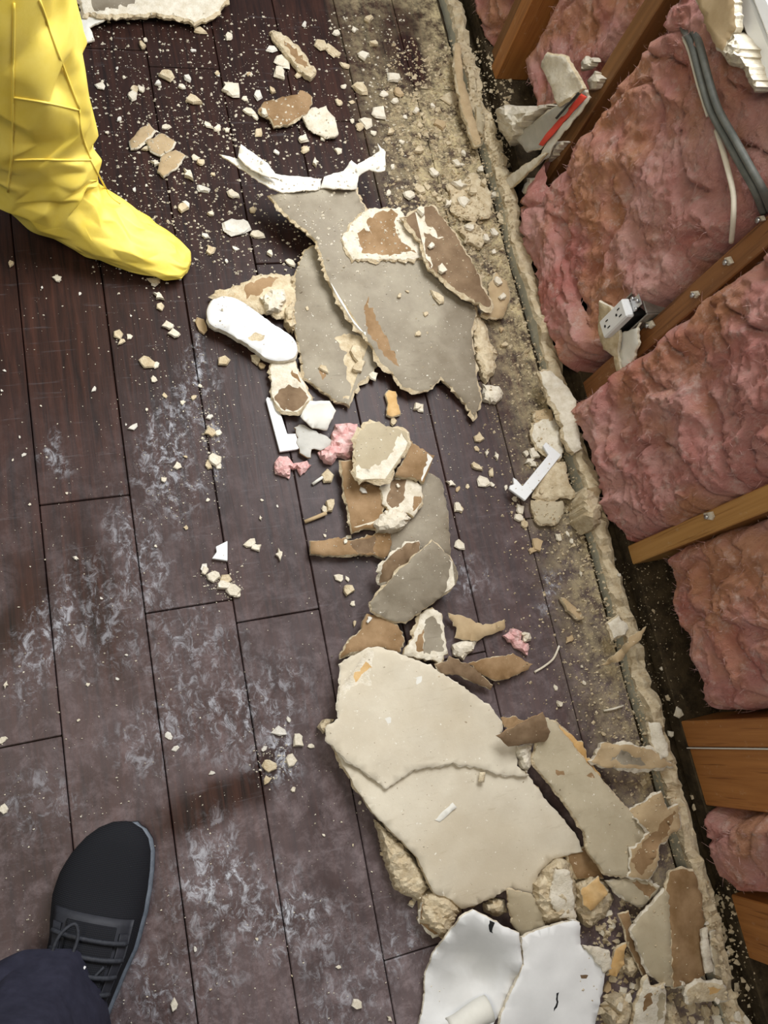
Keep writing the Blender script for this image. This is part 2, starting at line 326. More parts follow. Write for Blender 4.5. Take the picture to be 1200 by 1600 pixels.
def sheet(name, pts, z=0.014, th=0.011, mats=('paper', 'gypsum', 'brown'), patches=(), rim=0.004, jag=2.2, step=4, grid=13,
          bumpz=0.0012, label=None, cat='drywall', group=None, parent=None, wall=None, zc=(), crack=None, drop=0.0015):
    """a torn piece of board or paper. pts: outline measured in the photo, each with its own height above the floor where given
    (or its distance in front of the wall plane x = wall). mats: face, broken edge, underside. patches: (outline, material) of places
    where the face paper is torn away."""
    SEED[0] += 1; sd = SEED[0] * 7.3
    ctrl = [(p[0], p[1], p[2] if len(p) > 2 else z) for p in pts] + list(zc)
    def zat(x, y):
        s = ws = 0
        for (a, b, c) in ctrl:
            d2 = (x - a) ** 2 + (y - b) ** 2 + 30; ww = 1 / d2 ** 1.3; s += c * ww; ws += ww
        return s / ws + bumpz * 2 * noise.noise(Vector((x * .03, y * .03, sd)))
    out = roughen(pts, step, jag, sd)
    xs = [p[0] for p in out]; ys = [p[1] for p in out]
    cv = [Vector(p) for p in out]; ce = [(i, (i + 1) % len(out)) for i in range(len(out))]
    pol = []
    for pp, mt in patches:
        q = roughen(pp, step, jag * 1.9, sd + 3); q = [p for p in q if inside(p, out)]
        if len(q) < 3: continue
        k = len(cv); cv += [Vector(p) for p in q]; ce += [(k + i, k + (i + 1) % len(q)) for i in range(len(q))]; pol.append((q, mt))
    gx = min(xs)
    rnd = random.Random(SEED[0])
    while gx < max(xs):
        gy = min(ys)
        while gy < max(ys):
            p = (gx + rnd.uniform(-.3, .3) * grid, gy + rnd.uniform(-.3, .3) * grid)
            if inside(p, out): cv.append(Vector(p))
            gy += grid
        gx += grid
    V, E, Fc, *_ = delaunay_2d_cdt(cv, ce, [list(range(len(out)))], 1, 1e-4)
    tris = []
    for f in Fc:
        c = ((V[f[0]].x + V[f[1]].x + V[f[2]].x) / 3, (V[f[0]].y + V[f[1]].y + V[f[2]].y) / 3)
        mi = 0
        for k, (q, mt) in enumerate(pol):
            if inside(c, q): mi = 3 + k
        tris.append((list(f), mi))
    low = {}
    for f, mi in tris:
        for i in f: low.setdefault(i, set()).add(mi)
    N = Vector((0, 0, 1)) if wall is None else Vector((-1, 0, 0))
    top = []
    for i, v in enumerate(V):
        zz = zat(v.x, v.y) - (drop if (i in low and min(low[i]) >= 3) else 0)
        top.append(at(v.x, v.y, zz) if wall is None else onx(v.x, v.y, wall - zz))
    fs, idx, sm = [], [], []
    for f, mi in tris:
        a, b, c = (top[i] for i in f)
        if (b - a).cross(c - a).dot(N) < 0: f = f[::-1]
        fs.append(f); idx.append(mi); sm.append(True)
    ec = {}
    for f in fs:
        for i in range(3): ec[(f[i], f[(i + 1) % 3])] = 1
    bd = [(a, b) for (a, b) in ec if (b, a) not in ec]
    on = {}
    for a, b in bd:
        n = (top[b] - top[a]).cross(N)
        if n.length > 0: n.normalize()
        on[a] = on.get(a, Vector()) + n; on[b] = on.get(b, Vector()) + n
    vs = list(top); r1, r2 = {}, {}
    for a, n in on.items():
        if n.length > 0: n.normalize()
        p = top[a]; k = 0.6 + 1.3 * noise.noise(Vector((p.x * 40, p.y * 40 + p.z * 40, sd))) + 0.7 * noise.noise(Vector((p.x * 150, p.y * 150, sd)))
        k = max(0.05, k)
        r1[a] = len(vs); vs.append(p + n * rim * k - N * th * (0.25 + 0.2 * k))
        q = p + n * rim * 0.5 * k - N * th
        if wall is None and q.z < 0.0015: q.z = 0.0015
        r2[a] = len(vs); vs.append(q)
    for a, b in bd:
        fs.append([b, a, r1[a], r1[b]]); idx.append(1); sm.append(False)
        fs.append([r1[b], r1[a], r2[a], r2[b]]); idx.append(1); sm.append(False)
    nb = {}
    for i in range(len(top)):
        if i in r2: nb[i] = r2[i]
        else:
            q = top[i] - N * th
            if wall is None and q.z < 0.0015: q.z = 0.0015
            nb[i] = len(vs); vs.append(q)
    for k in range(len(tris)):
        f = fs[k]; fs.append([nb[f[2]], nb[f[1]], nb[f[0]]]); idx.append(2); sm.append(True)
    used = sorted({i for f in fs for i in f}); rm = {u: k for k, u in enumerate(used)}
    vs = [vs[u] for u in used]; fs = [[rm[i] for i in f] for f in fs]
    o = mk(name, vs, fs, list(mats) + [mt for _, mt in pol], idx, parent, sm, collide=(wall is None))
    if label and not parent: tag(o, label, cat, group)
    elif label: o['label'] = label
    return o
def lump(name, pts, zt, mat, parent=None, label=None, cat='plaster', group=None, grid=5, amp=0.006, wall=None, base=0.0):
    """a rough crumbly mass: domed over its outline"""
    SEED[0] += 1; sd = SEED[0] * 5.1
    out = roughen(pts, 5, 2.2, sd)
    xs = [p[0] for p in out]; ys = [p[1] for p in out]
    cv = [Vector(p) for p in out]; rnd = random.Random(SEED[0]); nout = len(out)
    gx = min(xs)
    while gx < max(xs):
        gy = min(ys)
        while gy < max(ys):
            p = (gx + rnd.uniform(-.4, .4) * grid, gy + rnd.uniform(-.4, .4) * grid)
            if inside(p, out): cv.append(Vector(p))
            gy += grid
        gx += grid
    V, E, Fc, *_ = delaunay_2d_cdt(cv, [(i, (i + 1) % nout) for i in range(nout)], [list(range(nout))], 1, 1e-4)
    vs = []
    op = [Vector(p) for p in out]
    for v in V:
        d = min((v - q).length for q in op)
        e = min(1, d / 16.0); e = math.sqrt(e * (2 - e))
        h = base + 0.0015 + (zt - base) * (0.25 + 0.75 * e)
        h += amp * e * (noise.noise(Vector((v.x * .09, v.y * .09, sd))) + .6 * abs(noise.noise(Vector((v.x * .22, v.y * .22, sd)))) + .4 * noise.noise(Vector((v.x * .5, v.y * .5, sd))))
        vs.append(at(v.x, v.y, h) if wall is None else onx(v.x, v.y, wall - h))
    N = Vector((0, 0, 1)) if wall is None else Vector((-1, 0, 0))
    fs = []
    for f in Fc:
        f = list(f); a, b, c = (vs[i] for i in f)
        if (b - a).cross(c - a).dot(N) < 0: f = f[::-1]
        fs.append(f)
    ec = {(f[i], f[(i + 1) % 3]) for f in fs for i in range(3)}
    bd = [(a, b) for a, b in ec if (b, a) not in ec]
    r = {}
    for a, b in bd:
        for i in (a, b):
            if i not in r:
                r[i] = len(vs); q = vs[i].copy()
                if wall is None: q.z = base + 0.0008
                else: q.x = wall
                vs.append(q)
    for a, b in bd: fs.append([b, a, r[a], r[b]])
    o = mk(name, vs, fs, mat, parent=parent, smooth=False, collide=(wall is None))
    if label and not parent: tag(o, label, cat, group)
    return o

# ================================================================== SETTING
# floor boards
PW, PX0 = 0.1105 * H, -0.1394 * H
fl = empty('floor', (0.2, 0.5, 0)); tag(fl, 'dark stained plank floor dusted with white plaster', None, kind='structure')
XE = 0.858
joints = {-1: [at(45, 1160).y], 0: [at(135, 781).y], 1: [at(300, 947).y], 2: [at(436, 962).y], 3: [0.93, -0.42], 4: [0.05], 5: [0.62], -2: [0.4], -3: [0.9], 6: [0.3, 1.4]}
rp = random.Random(3)
for k in range(-4, 7):
    x0, x1 = PX0 + k * PW, PX0 + (k + 1) * PW
    x1 = min(x1, XE)
    if x1 - x0 < 0.01: continue
    js = sorted(joints.get(k, [0.5]))
    ys = [-1.15] + js + [min(js[-1] + 1.25, 2.1), 2.15]
    ys = sorted(set(round(y, 4) for y in ys))
    for a, b in zip(ys[:-1], ys[1:]):
        if b - a < 0.06: continue
        dz = rp.uniform(-0.0008, 0.0)
        box('plank', x0 + .0009, x1 - .0009, a + .0009, b - .0009, -0.016, dz, 'plank', 0.0016, parent=fl)
box('subfloor', -0.85, 1.05, -1.15, 2.15, -0.034, -0.0165, 'dirt', 0, parent=fl)

# right-hand wall: sheathing behind the studs and the sole plate they stand on
wr = box('wall_right', 1.022, 1.045, -1.15, 2.15, -0.034, 0.74, 'dirt', 0); tag(wr, 'opened outside wall with bare studs and pink insulation', None, kind='structure')
box('sheathing', 1.022, 1.045, -1.15, 0.28, 0.741, 2.3, 'dirt', 0, parent=wr)
box('sheathing', 1.022, 1.045, 1.72, 2.15, 0.741, 2.3, 'dirt', 0, parent=wr)
o = box('trim_2', 0.932, 1.0215, -1.15, 2.15, 0.0, 0.037, 'dirt', 0.002, collide=True); tag(o, 'dirty dark sole plate under the studs', None, kind='structure')

# torn foot of the wallboard that still stands along the floor
def remnant():
    vs, fs, idx = [], [], []; ys = np.cumsum(np.concatenate([[-1.1], np.random.default_rng(3).uniform(.004, .017, 305)])); n = len(ys)
    for y in ys:
        hgt = 0.034 + 0.024 * noise.noise(Vector((y * 4, 2, 0))) + 0.020 * noise.noise(Vector((y * 13, 5, 0))) + 0.014 * noise.noise(Vector((y * 43, 8, 0)))
        hgt = max(0.012, hgt); xf = 0.868 + 0.004 * noise.noise(Vector((y * 7, 1, 3))) + 0.002 * noise.noise(Vector((y * 50, 1, 3)))
        th = 0.034 + 0.009 * noise.noise(Vector((y * 9, 4, 3))) + 0.004 * noise.noise(Vector((y * 45, 4, 3)))
        j = lambda s: 0.006 * noise.noise(Vector((y * 80, s * 3.7, 7))) + 0.006 * noise.noise(Vector((y * 30, s * 3.7, 2)))
        vs += [(xf, y, -0.012), (xf - 0.001, y, hgt * .55), (xf + j(1), y, hgt * .9 + j(2)), (xf + th * .35 + j(3), y, hgt + j(4)), (xf + th * .7 + j(5), y, hgt * .93 + 1.6 * j(6)), (xf + th + j(7), y, hgt * .75 + j(8)), (xf + th, y, -0.012)]
    for i in range(n - 1):
        for k in range(6):
            a = i * 7 + k; fs.append([a, a + 1, a + 8, a + 7][::-1]); idx.append(0 if k == 0 else 1)
    return mk('trim_1', vs, fs, ['wallgreen', 'gypsum'], idx, collide=True)
o = remnant(); tag(o, 'torn cream foot of the wallboard standing along the floor edge', None, kind='structure')

# white window apron and stool above the opened wall
wn = empty('window_1', (0.92, 0.98, 0.64)); tag(wn, 'white wooden apron below the window at the upper right', None, kind='structure')
box('window_apron', 0.905, 0.9295, 0.30, 1.07, 0.70, 0.742, 'trimwhite', 0.004, parent=wn)
box('apron_moulding', 0.897, 0.9045, 0.30, 1.07, 0.708, 0.735, 'trimwhite', 0.003, parent=wn)
box('window_stool', 0.885, 1.02, 0.26, 1.74, 0.743, 0.768, 'trimwhite', 0.005, parent=wn)
box('window_casing', 0.905, 0.93, 0.20, 0.27, 0.77, 2.1, 'trimwhite', 0.004, parent=wn)
box('window_casing', 0.905, 0.93, 1.73, 1.80, 0.77, 2.1, 'trimwhite', 0.004, parent=wn)
box('window_head', 0.905, 0.93, 0.20, 1.80, 2.101, 2.18, 'trimwhite', 0.004, parent=wn)

# ================================================================== STUDS
def stud(label, y0, y1, x0=0.932, z1=0.699, mat='stud', x1=1.0215):
    o = box('wall_stud', x0, x1, y0, y1, 0.0375, z1, mat, 0.002)
    return tag(o, label, 'stud', 'bare wall studs')
s1 = stud('orange wooden stud with a lit edge, farthest from the camera at the top', 1.398, 1.438, z1=0.742)
s1b = stud('dark brown stud set behind the farthest orange stud at the top', 1.445, 1.484, x0=0.945, mat='stud_shaded', z1=0.742)
s2 = stud('dark brown stud smeared with plaster, below the red-striped scrap', 1.036, 1.078, mat='stud_shaded')
s3 = stud('brown stud that carries the electrical box', 0.536, 0.578, mat='stud_mid')
s4 = stud('pale orange stud standing clear, below the large pink batt', 0.163, 0.203, x0=0.926, mat='stud_pale', z1=2.3)
s5 = stud('narrow orange stud on top of the wide one beside the dark cavity', -0.2075, -0.158, z1=2.3)
s5b = stud('wide flat orange stud below the thin white seam', -0.318, -0.2105, z1=2.3, x0=0.934)
s6 = stud('reddish brown wide stud in the lower right corner', -0.588, -0.478, z1=2.3, mat='stud')
def screw(px, py, X, parent, gy=True):
    p = onx(px, py, X - 0.006)
    pts = [Vector((X + 0.002, p.y, p.z)), Vector((X - 0.009, p.y, p.z))]
    tube('screw', pts, 0.0022, 'chrome', parent)
    tube('screw_head', [Vector((X - 0.009, p.y, p.z)), Vector((X - 0.0115, p.y, p.z))], 0.0045, 'chrome', parent)
    if gy: lump('plaster_crumb', [(px - 5, py - 6), (px + 4, py - 8), (px + 8, py - 1), (px + 3, py + 4), (px - 4, py + 3)], 0.005, 'gypsum_white', parent, wall=X - 0.0005, grid=3, amp=0.003)
for c, px, py, st, X in [('Z5', 1025, 300, s3, .932), ('Z5', 885, 440, s3, .932), ('Z5', 1165, 120, s3, .932), ('Z5', 690, 570, s3, .932), ('Z7', 975, 545, s4, .926), ('Z7', 606, 710, s4, .926)]:
    q = T(c, [(px, py)])[0]; screw(q[0], q[1], X, st)

# ================================================================== INSULATION
def batt(label, y0, y1, z0, z1, depth, sd, name='insulation_batt', parent=None, xb=1.015, amp=0.02, res=0.0042, lean=0.0, botn=0.02, over=0.0, soft=0.045):
    ny, nzz = int((y1 - y0) / res), int((z1 - z0) / res); vs, fs = [], []
    for j in range(nzz + 1):
        for i in range(ny + 1):
            u, v = i / ny, j / nzz; y = y0 + (y1 - y0) * u; z = z0 + (z1 - z0) * v
            dy = min(u, 1 - u) * (y1 - y0); dzb = v * (z1 - z0); dzt = (1 - v) * (z1 - z0)
            e = min(dy, dzb, dzt + 0.02)
            e = max(0, min(1, e / soft)); e = math.sqrt(e * (2 - e))
            p = Vector((y, z, sd))
            big = noise.noise(p * 5) * 1.0
            n1 = 1 - 2.2 * abs(noise.noise(Vector((y * 8 + .5 * noise.noise(p * 9), z * 8, sd + 3))))
            n2 = 1 - 2 * abs(noise.noise(Vector((y * 21, z * 17, sd + 6))))
            n3 = noise.noise(p * 60); n4 = noise.noise(p * 130)
            wq = Vector((y * 7 + noise.noise(p * 6) * .9, z * 10 + noise.noise(p * 5 + Vector((3, 1, 0))) * 1.2, sd + 8))
            n5 = abs(noise.noise(wq)); n5 = -max(0, 1 - n5 * 7)
            dsp = amp * (0.8 * big + 0.75 * n1 + 0.34 * n2 + 0.26 * n3 + 0.22 * n4 + 0.16 * noise.noise(p * 260) + 0.8 * n5)
            x = xb - (depth + dsp + lean * (1 - v)) * e
            jy = 0.012 * noise.noise(Vector((z * 12, sd, u * 3))) + 0.004 * noise.noise(Vector((z * 50, sd, u * 3)))
            jz = botn * noise.noise(Vector((y * 9, sd + 2, v * 2))) + 0.006 * noise.noise(Vector((y * 40, sd, v)))
            vs.append((x, y + jy, z + jz))
    W = ny + 1
    for j in range(nzz):
        for i in range(ny):
            a = j * W + i; fs.append([a, a + W, a + W + 1, a + 1])
    o = mk(name, vs, fs, 'pink', smooth=True, parent=parent)
    # loose glass fibres standing off the face
    r = random.Random(int(sd)); fv, ff = [], []
    for _ in range(int(2600 * (y1 - y0) * (z1 - z0) / .2)):
        i, j = r.randrange(1, ny), r.randrange(1, nzz); p = Vector(vs[j * W + i])
        if p.x > xb - .02: continue
        d = Vector((r.gauss(-.35, .5), r.gauss(0, 1), r.gauss(0, 1))).normalized(); bend = Vector((r.gauss(-.2, .6), r.gauss(0, .8), r.gauss(0, .8)))
        L = r.uniform(.004, .013); wd = d.cross(Vector((r.gauss(0, 1), r.gauss(0, 1), r.gauss(0, 1)))).normalized() * r.uniform(.0002, .0004)
        k = len(fv)
        for t in (0, .35, .7, 1):
            q = p + Vector((.001, 0, 0)) + d * L * t + bend * L * .5 * t * t; fv += [q + wd * (1 - .7 * t), q - wd * (1 - .7 * t)]
        for t in range(3): ff.append([k + 2 * t, k + 2 * t + 1, k + 2 * t + 3, k + 2 * t + 2])
    if fv and not parent:
        fo = mk('loose_fibres', fv, ff, 'fluff', parent=o); fo['kind'] = 'stuff'
    if not parent: tag(o, label, 'insulation', 'pink insulation batts')
    return o
batt('scrap of pink insulation behind the farthest stud at the top', 1.49, 1.80, 0.03, 0.70, 0.075, 11)
batt('pink insulation above the red-striped plaster scrap, between two studs', 1.10, 1.385, 0.10, 0.735, 0.040, 23, amp=0.016)
b3 = batt('large pink insulation batt behind the grey cable', 0.584, 1.008, 0.12, 0.735, 0.094, 31, amp=0.022, soft=.035)
batt(None, 0.592, 1.068, 0.008, 0.155, 0.118, 37, 'folded_flap', b3, amp=0.02, soft=0.05)
batt('pink insulation batt bulging over the stud with the electrical box', 0.195, 0.538, 0.028, 0.80, 0.112, 43, amp=0.024, soft=.04)
batt('pale pink insulation hanging above the dark cavity floor', -0.150, 0.166, 0.125, 0.60, 0.095, 53, amp=0.020, botn=0.05, soft=.04)
batt('small pink insulation patch between the two wide studs', -0.474, -0.320, 0.030, 0.50, 0.100, 61, amp=0.016, soft=.03)
batt('sliver of pink insulation in the bottom right corner', -0.92, -0.594, 0.06, 0.50, 0.085, 71, amp=0.016)

# ================================================================== THINGS ON THE WALL
box('seam_strip', 0.928, 0.9335, -0.2100, -0.2080, 0.038, 1.2, 'white_paper', 0.0003, parent=s5b)
# electrical box and receptacle
ob = empty('electrical_outlet', (0.92, 0.61, 0.20)); tag(ob, 'white duplex electrical outlet in a grey metal box on the stud', 'outlet')
for nm, a in (('box_back', (0.968, 0.972, 0.581, 0.640, 0.205, 0.322)), ('box_side', (0.912, 0.972, 0.5795, 0.583, 0.205, 0.322)), ('box_side', (0.912, 0.972, 0.638, 0.6415, 0.205, 0.322)),
              ('box_top', (0.912, 0.972, 0.5835, 0.6375, 0.3185, 0.322)), ('box_bottom', (0.912, 0.972, 0.5835, 0.6375, 0.205, 0.2085))):
    box(nm, *a, 'metal', 0.0008, parent=ob)
rc = box('receptacle', 0.884, 0.902, 0.590, 0.628, 0.216, 0.302, 'plastic', 0.003, parent=ob)
box('receptacle_body', 0.9025, 0.935, 0.592, 0.626, 0.222, 0.298, 'black', 0.002, parent=ob)
box('mounting_strap', 0.9005, 0.9022, 0.598, 0.620, 0.200, 0.330, 'chrome', 0.0004, parent=ob)
for zc_ in (0.238, 0.280):
    box('slot', 0.8832, 0.8845, 0.6005, 0.6027, zc_, zc_ + 0.009, 'black', 0, parent=rc)
    box('slot', 0.8832, 0.8845, 0.6145, 0.6167, zc_, zc_ + 0.008, 'black', 0, parent=rc)
    tube('ground_hole', [(0.8832, 0.609, zc_ - 0.006), (0.8845, 0.609, zc_ - 0.006)], 0.0028, 'black', rc)
for zc_, yy in ((0.207, .609), (0.322, .609), (0.312, .598), (.312, .620), (.209, .620)):
    tube('mounting_screw', [(0.8965, yy, zc_), (0.9003, yy, zc_)], 0.004, 'chrome', ob, seg=10)
tube('box_wire', spline([(0.915, 0.579, 0.295), (0.915, 0.572, 0.27), (0.92, 0.568, 0.24), (0.922, 0.575, 0.215)]), 0.0022, 'cable_white', ob)
sheet('torn_wallboard', T('Z5', [(480, 465, .05), (530, 490, .045), (545, 560, .03), (565, 600, .03), (560, 700, .02), (580, 800, .01), (555, 770, .02), (540, 700, .03), (500, 670, .035), (475, 600, .045)]), th=.006,
      mats=('gypsum', 'gypsum_white', 'brown'), wall=.930, jag=1.2, grid=8, rim=.002, label='cream wallboard scrap hanging just below the electrical outlet', cat='drywall')
sheet('torn_wallboard', T('Z5', [(566, 605, .022), (640, 578, .02), (645, 640, .018), (620, 720, .015), (585, 795, .012), (565, 720, .02)]), th=.005,
      mats=('white_paper', 'gypsum_white', 'tan'), wall=.930, jag=1.2, grid=8, rim=.002, label='pale wallboard scrap stuck to the stud under the outlet', cat='drywall')
# cables along the bay under the window
cb = empty('electrical_cable', onx(1062, 30, .9)); tag(cb, 'dark grey twin electrical cable crossing the large pink batt', 'cable')
cp = T('Z3', [(880, 45), (900, 100), (930, 160), (965, 290), (1000, 400), (1060, 510), (1110, 600), (1160, 690), (1190, 765)])
xo = [.945, .915, .895, .888, .885, .885, .888, .9, .935]
tube('cable_sheath', spline([onx(p[0] - 2, p[1], x) for p, x in zip(cp, xo)], 8), 0.0062, 'cable', cb)
tube('cable_sheath', spline([onx(p[0] + 9, p[1] - 3, x - .002) for p, x in zip(cp, xo)], 8), 0.0058, 'cable', cb)
tube('cable_sheath', spline([onx(p[0] - 7, p[1] + 8, x + .004) for p, x in zip(cp[:5], xo[:5])], 8), 0.003, 'cable_white', cb)
o = tube('thin_cable', spline([onx(p[0], p[1], x) for p, x in zip(T('Z3', [(1015, 470), (1030, 520), (1055, 610), (1075, 700), (1075, 790), (1068, 872)]), [.905, .895, .89, .888, .892, .92])], 8), 0.0042, 'cable_white')
tag(o, 'thin cream cable hanging under the grey cable', 'cable')
# upper wallboard that is left beside the window apron
sheet('torn_wallboard', T('Z3', [(930, -40), (1075, -40), (1085, 60), (1085, 110), (1030, 185), (1000, 150), (975, 90)]), z=.055, th=.012, wall=.930, mats=('tan', 'gypsum_white', 'brown'),
      label='tan torn wallboard paper beside the white window apron', cat='drywall')
lump('plaster_clump', T('Z3', [(1030, 185), (1085, 100), (1120, 160), (1150, 250), (1180, 320), (1150, 330), (1110, 250), (1060, 235)]), .05, 'gypsum_white', wall=.915, label='white broken plaster under the window apron', amp=.01)
# red-striped scrap leaning on the second stud
rs = sheet('printed_board_scrap', T('Z3', [(285, 490, .03), (420, 395, .04), (540, 325, .03), (552, 352, .02), (460, 455, .02), (375, 535, .02), (330, 548, .025)]), th=.006, wall=.925, jag=1, grid=8,
           mats=('greyboard', 'gypsum_white', 'brown'), label='grey board scrap with a red stripe leaning on the dark stud', cat='board')
sheet('red_stripe', T('Z3', [(372, 522, .0285), (395, 488, .033), (526, 338, .036), (546, 349, .0275), (460, 443, .0265), (388, 526, .0265)]), th=.0015, wall=.925, jag=.4, grid=8, bumpz=0, rim=.0003, mats=('red', 'red', 'red'), parent=rs)
sheet('black_line', T('Z3', [(432, 425, .041), (515, 332, .040), (519, 336, .040), (437, 430, .041)]), th=.0015, wall=.925, jag=.2, grid=8, bumpz=0, rim=.0003, mats=('black', 'black', 'black'), parent=rs)
sheet('white_strip', T('Z3', [(392, 530, .026), (462, 446, .026), (552, 352, .026), (525, 400, .024), (440, 500, .022), (400, 570, .02), (372, 592, .02)]), th=.003, wall=.925, jag=1, grid=8, mats=('white_paper', 'gypsum_white', 'brown'), parent=rs)
sheet('torn_wallboard', T('Z3', [(380, 230, .05), (400, 195, .055), (470, 205, .05), (490, 240, .045), (535, 320, .032), (440, 378, .045), (410, 300, .05)]), th=.008, wall=.925, jag=1.5, grid=8, mats=('gypsum_white', 'gypsum', 'brown'),
      label='upright cream wallboard scrap above the red stripe', cat='drywall')
lump('plaster_chunk', T('Z3', [(215, 400), (240, 383), (330, 385), (425, 375), (370, 410), (300, 480), (270, 525), (230, 470)]), .045, 'gypsum_white', wall=.920, amp=.01, label='cream plaster chunk left of the red-striped board')
sheet('torn_wallboard', T('Z3', [(242, 658, .03), (300, 610, .03), (372, 565, .03), (400, 552, .03), (350, 605, .03), (262, 688, .03)]), th=.006, wall=.915, jag=1, grid=8, mats=('gypsum_white', 'gypsum', 'brown'),
      label='narrow pale strip of wallboard below the red-striped board', cat='drywall')
for lb_, (pts, zt) in zip(('topmost cream crumb stuck to the dark stud above the red stripe', 'second cream crumb on the dark stud, at the tip of the red stripe', 'cream crumb under the lower end of the red stripe', 'lowest cream crumb at the base of the dark stud'), (([(520, 240), (545, 205), (580, 210), (560, 240), (530, 260)], .022), ([(550, 290), (580, 255), (600, 280), (585, 320), (555, 325)], .016), ([(405, 560), (420, 510), (470, 510), (440, 545), (415, 580)], .02), ([(310, 690), (335, 640), (365, 640), (360, 680), (335, 712)], .02))):
    lump('plaster_crumb', T('Z3', pts), zt, 'gypsum_white', wall=.931, amp=.006, label=lb_, group='crumbs on the dark stud', grid=4)

# ================================================================== LARGE WALLBOARD PIECES ON THE FLOOR
W_ = ('white', 'gypsum_white', 'brown'); PG = ('paper_grey_shaded', 'gypsum', 'brown'); PB = ('paper', 'gypsum', 'brown'); BR = ('brown', 'gypsum', 'brown_dark'); TN = ('tan', 'gypsum', 'brown')
# --- upper group
u2 = sheet('wallboard_piece', T('Z4', [(415, 450, .03), (468, 408, .04), (520, 480, .03), (560, 600, .018), (620, 700, .016), (650, 745), (682, 820), (660, 870), (620, 890), (590, 940), (580, 985), (540, 970), (470, 920), (420, 880), (400, 760), (385, 700), (385, 600), (392, 500, .03)]), z=.016,
      mats=PG, rim=.008, patches=[(T('Z4', [(525, 745), (570, 790), (560, 850), (590, 930), (560, 965), (700, 900), (690, 800), (640, 740), (580, 725)]), 'gypsum'), (T('Z4', [(465, 850), (490, 840), (505, 870), (480, 885)]), 'brown')],
      label='grey wallboard piece tucked under the left edge of the large upper sheet')
u1 = sheet('wallboard_sheet', T('Z4', [(300, 240, .075), (345, 225, .08), (470, 212, .075), (600, 215, .065), (640, 300, .05), (760, 300, .04), (900, 480, .035), (1000, 590, .03), (1030, 650, .026), (1010, 720), (1020, 800, .022), (1030, 890, .02), (1045, 960, .018), (1020, 1028, .016), (1000, 985, .018), (960, 940, .022), (905, 880, .026), (880, 910), (830, 935, .024), (770, 915, .026), (730, 860, .03), (690, 830, .033), (640, 740, .036), (600, 705, .038), (560, 640, .042), (520, 570, .046), (495, 500, .052), (465, 400, .062), (430, 365, .066), (380, 325, .07), (330, 280, .073)]), z=.03, th=.009,
      mats=PG, rim=.0085, grid=13, patches=[(T('Z4', [(640, 600), (690, 700), (740, 800), (750, 840), (700, 800), (650, 720), (630, 650)]), 'brown'), (T('Z4', [(495, 510), (535, 600), (560, 660), (640, 730), (640, 760), (560, 720), (535, 690), (520, 600)]), 'white_paper')],
      label='largest grey wallboard sheet in the upper half, with white curled strips')
sheet('curled_strip', T('Z4', [(118, 92, .10), (190, 110, .105), (260, 150, .10), (330, 165, .085), (480, 178, .085), (475, 216, .078), (345, 228, .082), (300, 212, .095), (205, 150, .10)]), th=.003, mats=('white_paper', 'gypsum_white', 'white_paper'), parent=u1, jag=1, grid=9, rim=.001)
sheet('curled_strip', T('Z4', [(185, 100, .113), (195, 58, .125), (270, 110, .125), (292, 125, .12), (330, 180, .105), (268, 165, .112), (225, 140, .112)]), th=.003, mats=('white_paper', 'gypsum_white', 'white_paper'), parent=u1, jag=.8, grid=8, rim=.001)
sheet('curled_strip', T('Z4', [(475, 212, .078), (490, 172, .085), (560, 152, .09), (585, 114, .10), (606, 130, .10), (660, 100, .095), (688, 82, .10), (680, 55, .11), (706, 85, .11), (706, 150, .10), (680, 156, .09), (650, 146, .085), (612, 168, .08), (605, 216, .072)]), th=.003, mats=('white_paper', 'gypsum_white', 'tan'), parent=u1, jag=1, grid=9, rim=.001)
sheet('wallboard_piece', T('Z4', [(552, 392, .062), (605, 318, .06), (650, 285, .06), (760, 285, .058), (800, 350, .056), (842, 425, .05), (835, 458, .046), (760, 465, .05), (590, 463, .056), (570, 432, .06)]), th=.01, rim=.006, mats=('gypsum_white', 'gypsum', 'brown'),
      patches=[(T('Z4', [(605, 372), (630, 350), (660, 375), (640, 330), (690, 290), (750, 300), (740, 350), (760, 400), (815, 440), (720, 452), (625, 445)]), 'brown')], drop=.003, label='brown-centred wallboard piece with cream rim on the large upper sheet')
sheet('wallboard_piece', T('Z4', [(775, 320, .07), (800, 300, .075), (868, 270, .075), (950, 370, .075), (1010, 470, .07), (1082, 622, .05), (1072, 636, .048), (1000, 602, .055), (930, 545, .058), (862, 492, .062), (832, 400, .066)]), th=.011, rim=.008,
      mats=('brown_dark', 'gypsum', 'brown'), patches=[(T('Z4', [(770, 310), (830, 290), (850, 340), (910, 385), (895, 395), (840, 370), (850, 440), (880, 500), (820, 420)]), 'gypsum_white')], drop=.002, label='dark brown folded wallboard wedge between the large upper sheet and the wall')
sheet('wallboard_piece', T('Z4', [(1048, 665, .02), (1122, 672, .02), (1147, 600, .025), (1136, 540, .03), (1100, 510, .03), (1072, 560, .03), (1078, 630, .025)]), mats=TN, label='tan wallboard scrap under the tip of the dark brown wedge', th=.008)
lump('plaster_chunk', T('Z4', [(1020, 640), (1060, 690), (1078, 760), (1105, 800), (1095, 860), (1062, 905), (1048, 880), (1022, 810), (1012, 710)]), .022, 'gypsum', label='cracked cream plaster slab along the right edge of the large upper sheet', amp=.004)
lump('plaster_chunk', T('Z4', [(1052, 905), (1108, 915), (1128, 935), (1100, 975), (1052, 965)]), .018, 'gypsum_white', label='cream plaster corner below the cracked plaster slab', amp=.003)
sheet('wallboard_piece', T('Z4', [(90, 592), (200, 548), (290, 515), (392, 530), (388, 620), (340, 668), (270, 645), (200, 612)]), z=.018, mats=('gypsum', 'gypsum', 'brown'), rim=.009, patches=[(T('Z4', [(200, 560), (290, 525), (330, 530), (260, 590), (215, 600)]), 'brown')], bumpz=.004,
      label='crumbling cream and brown wallboard behind the white rounded slab')
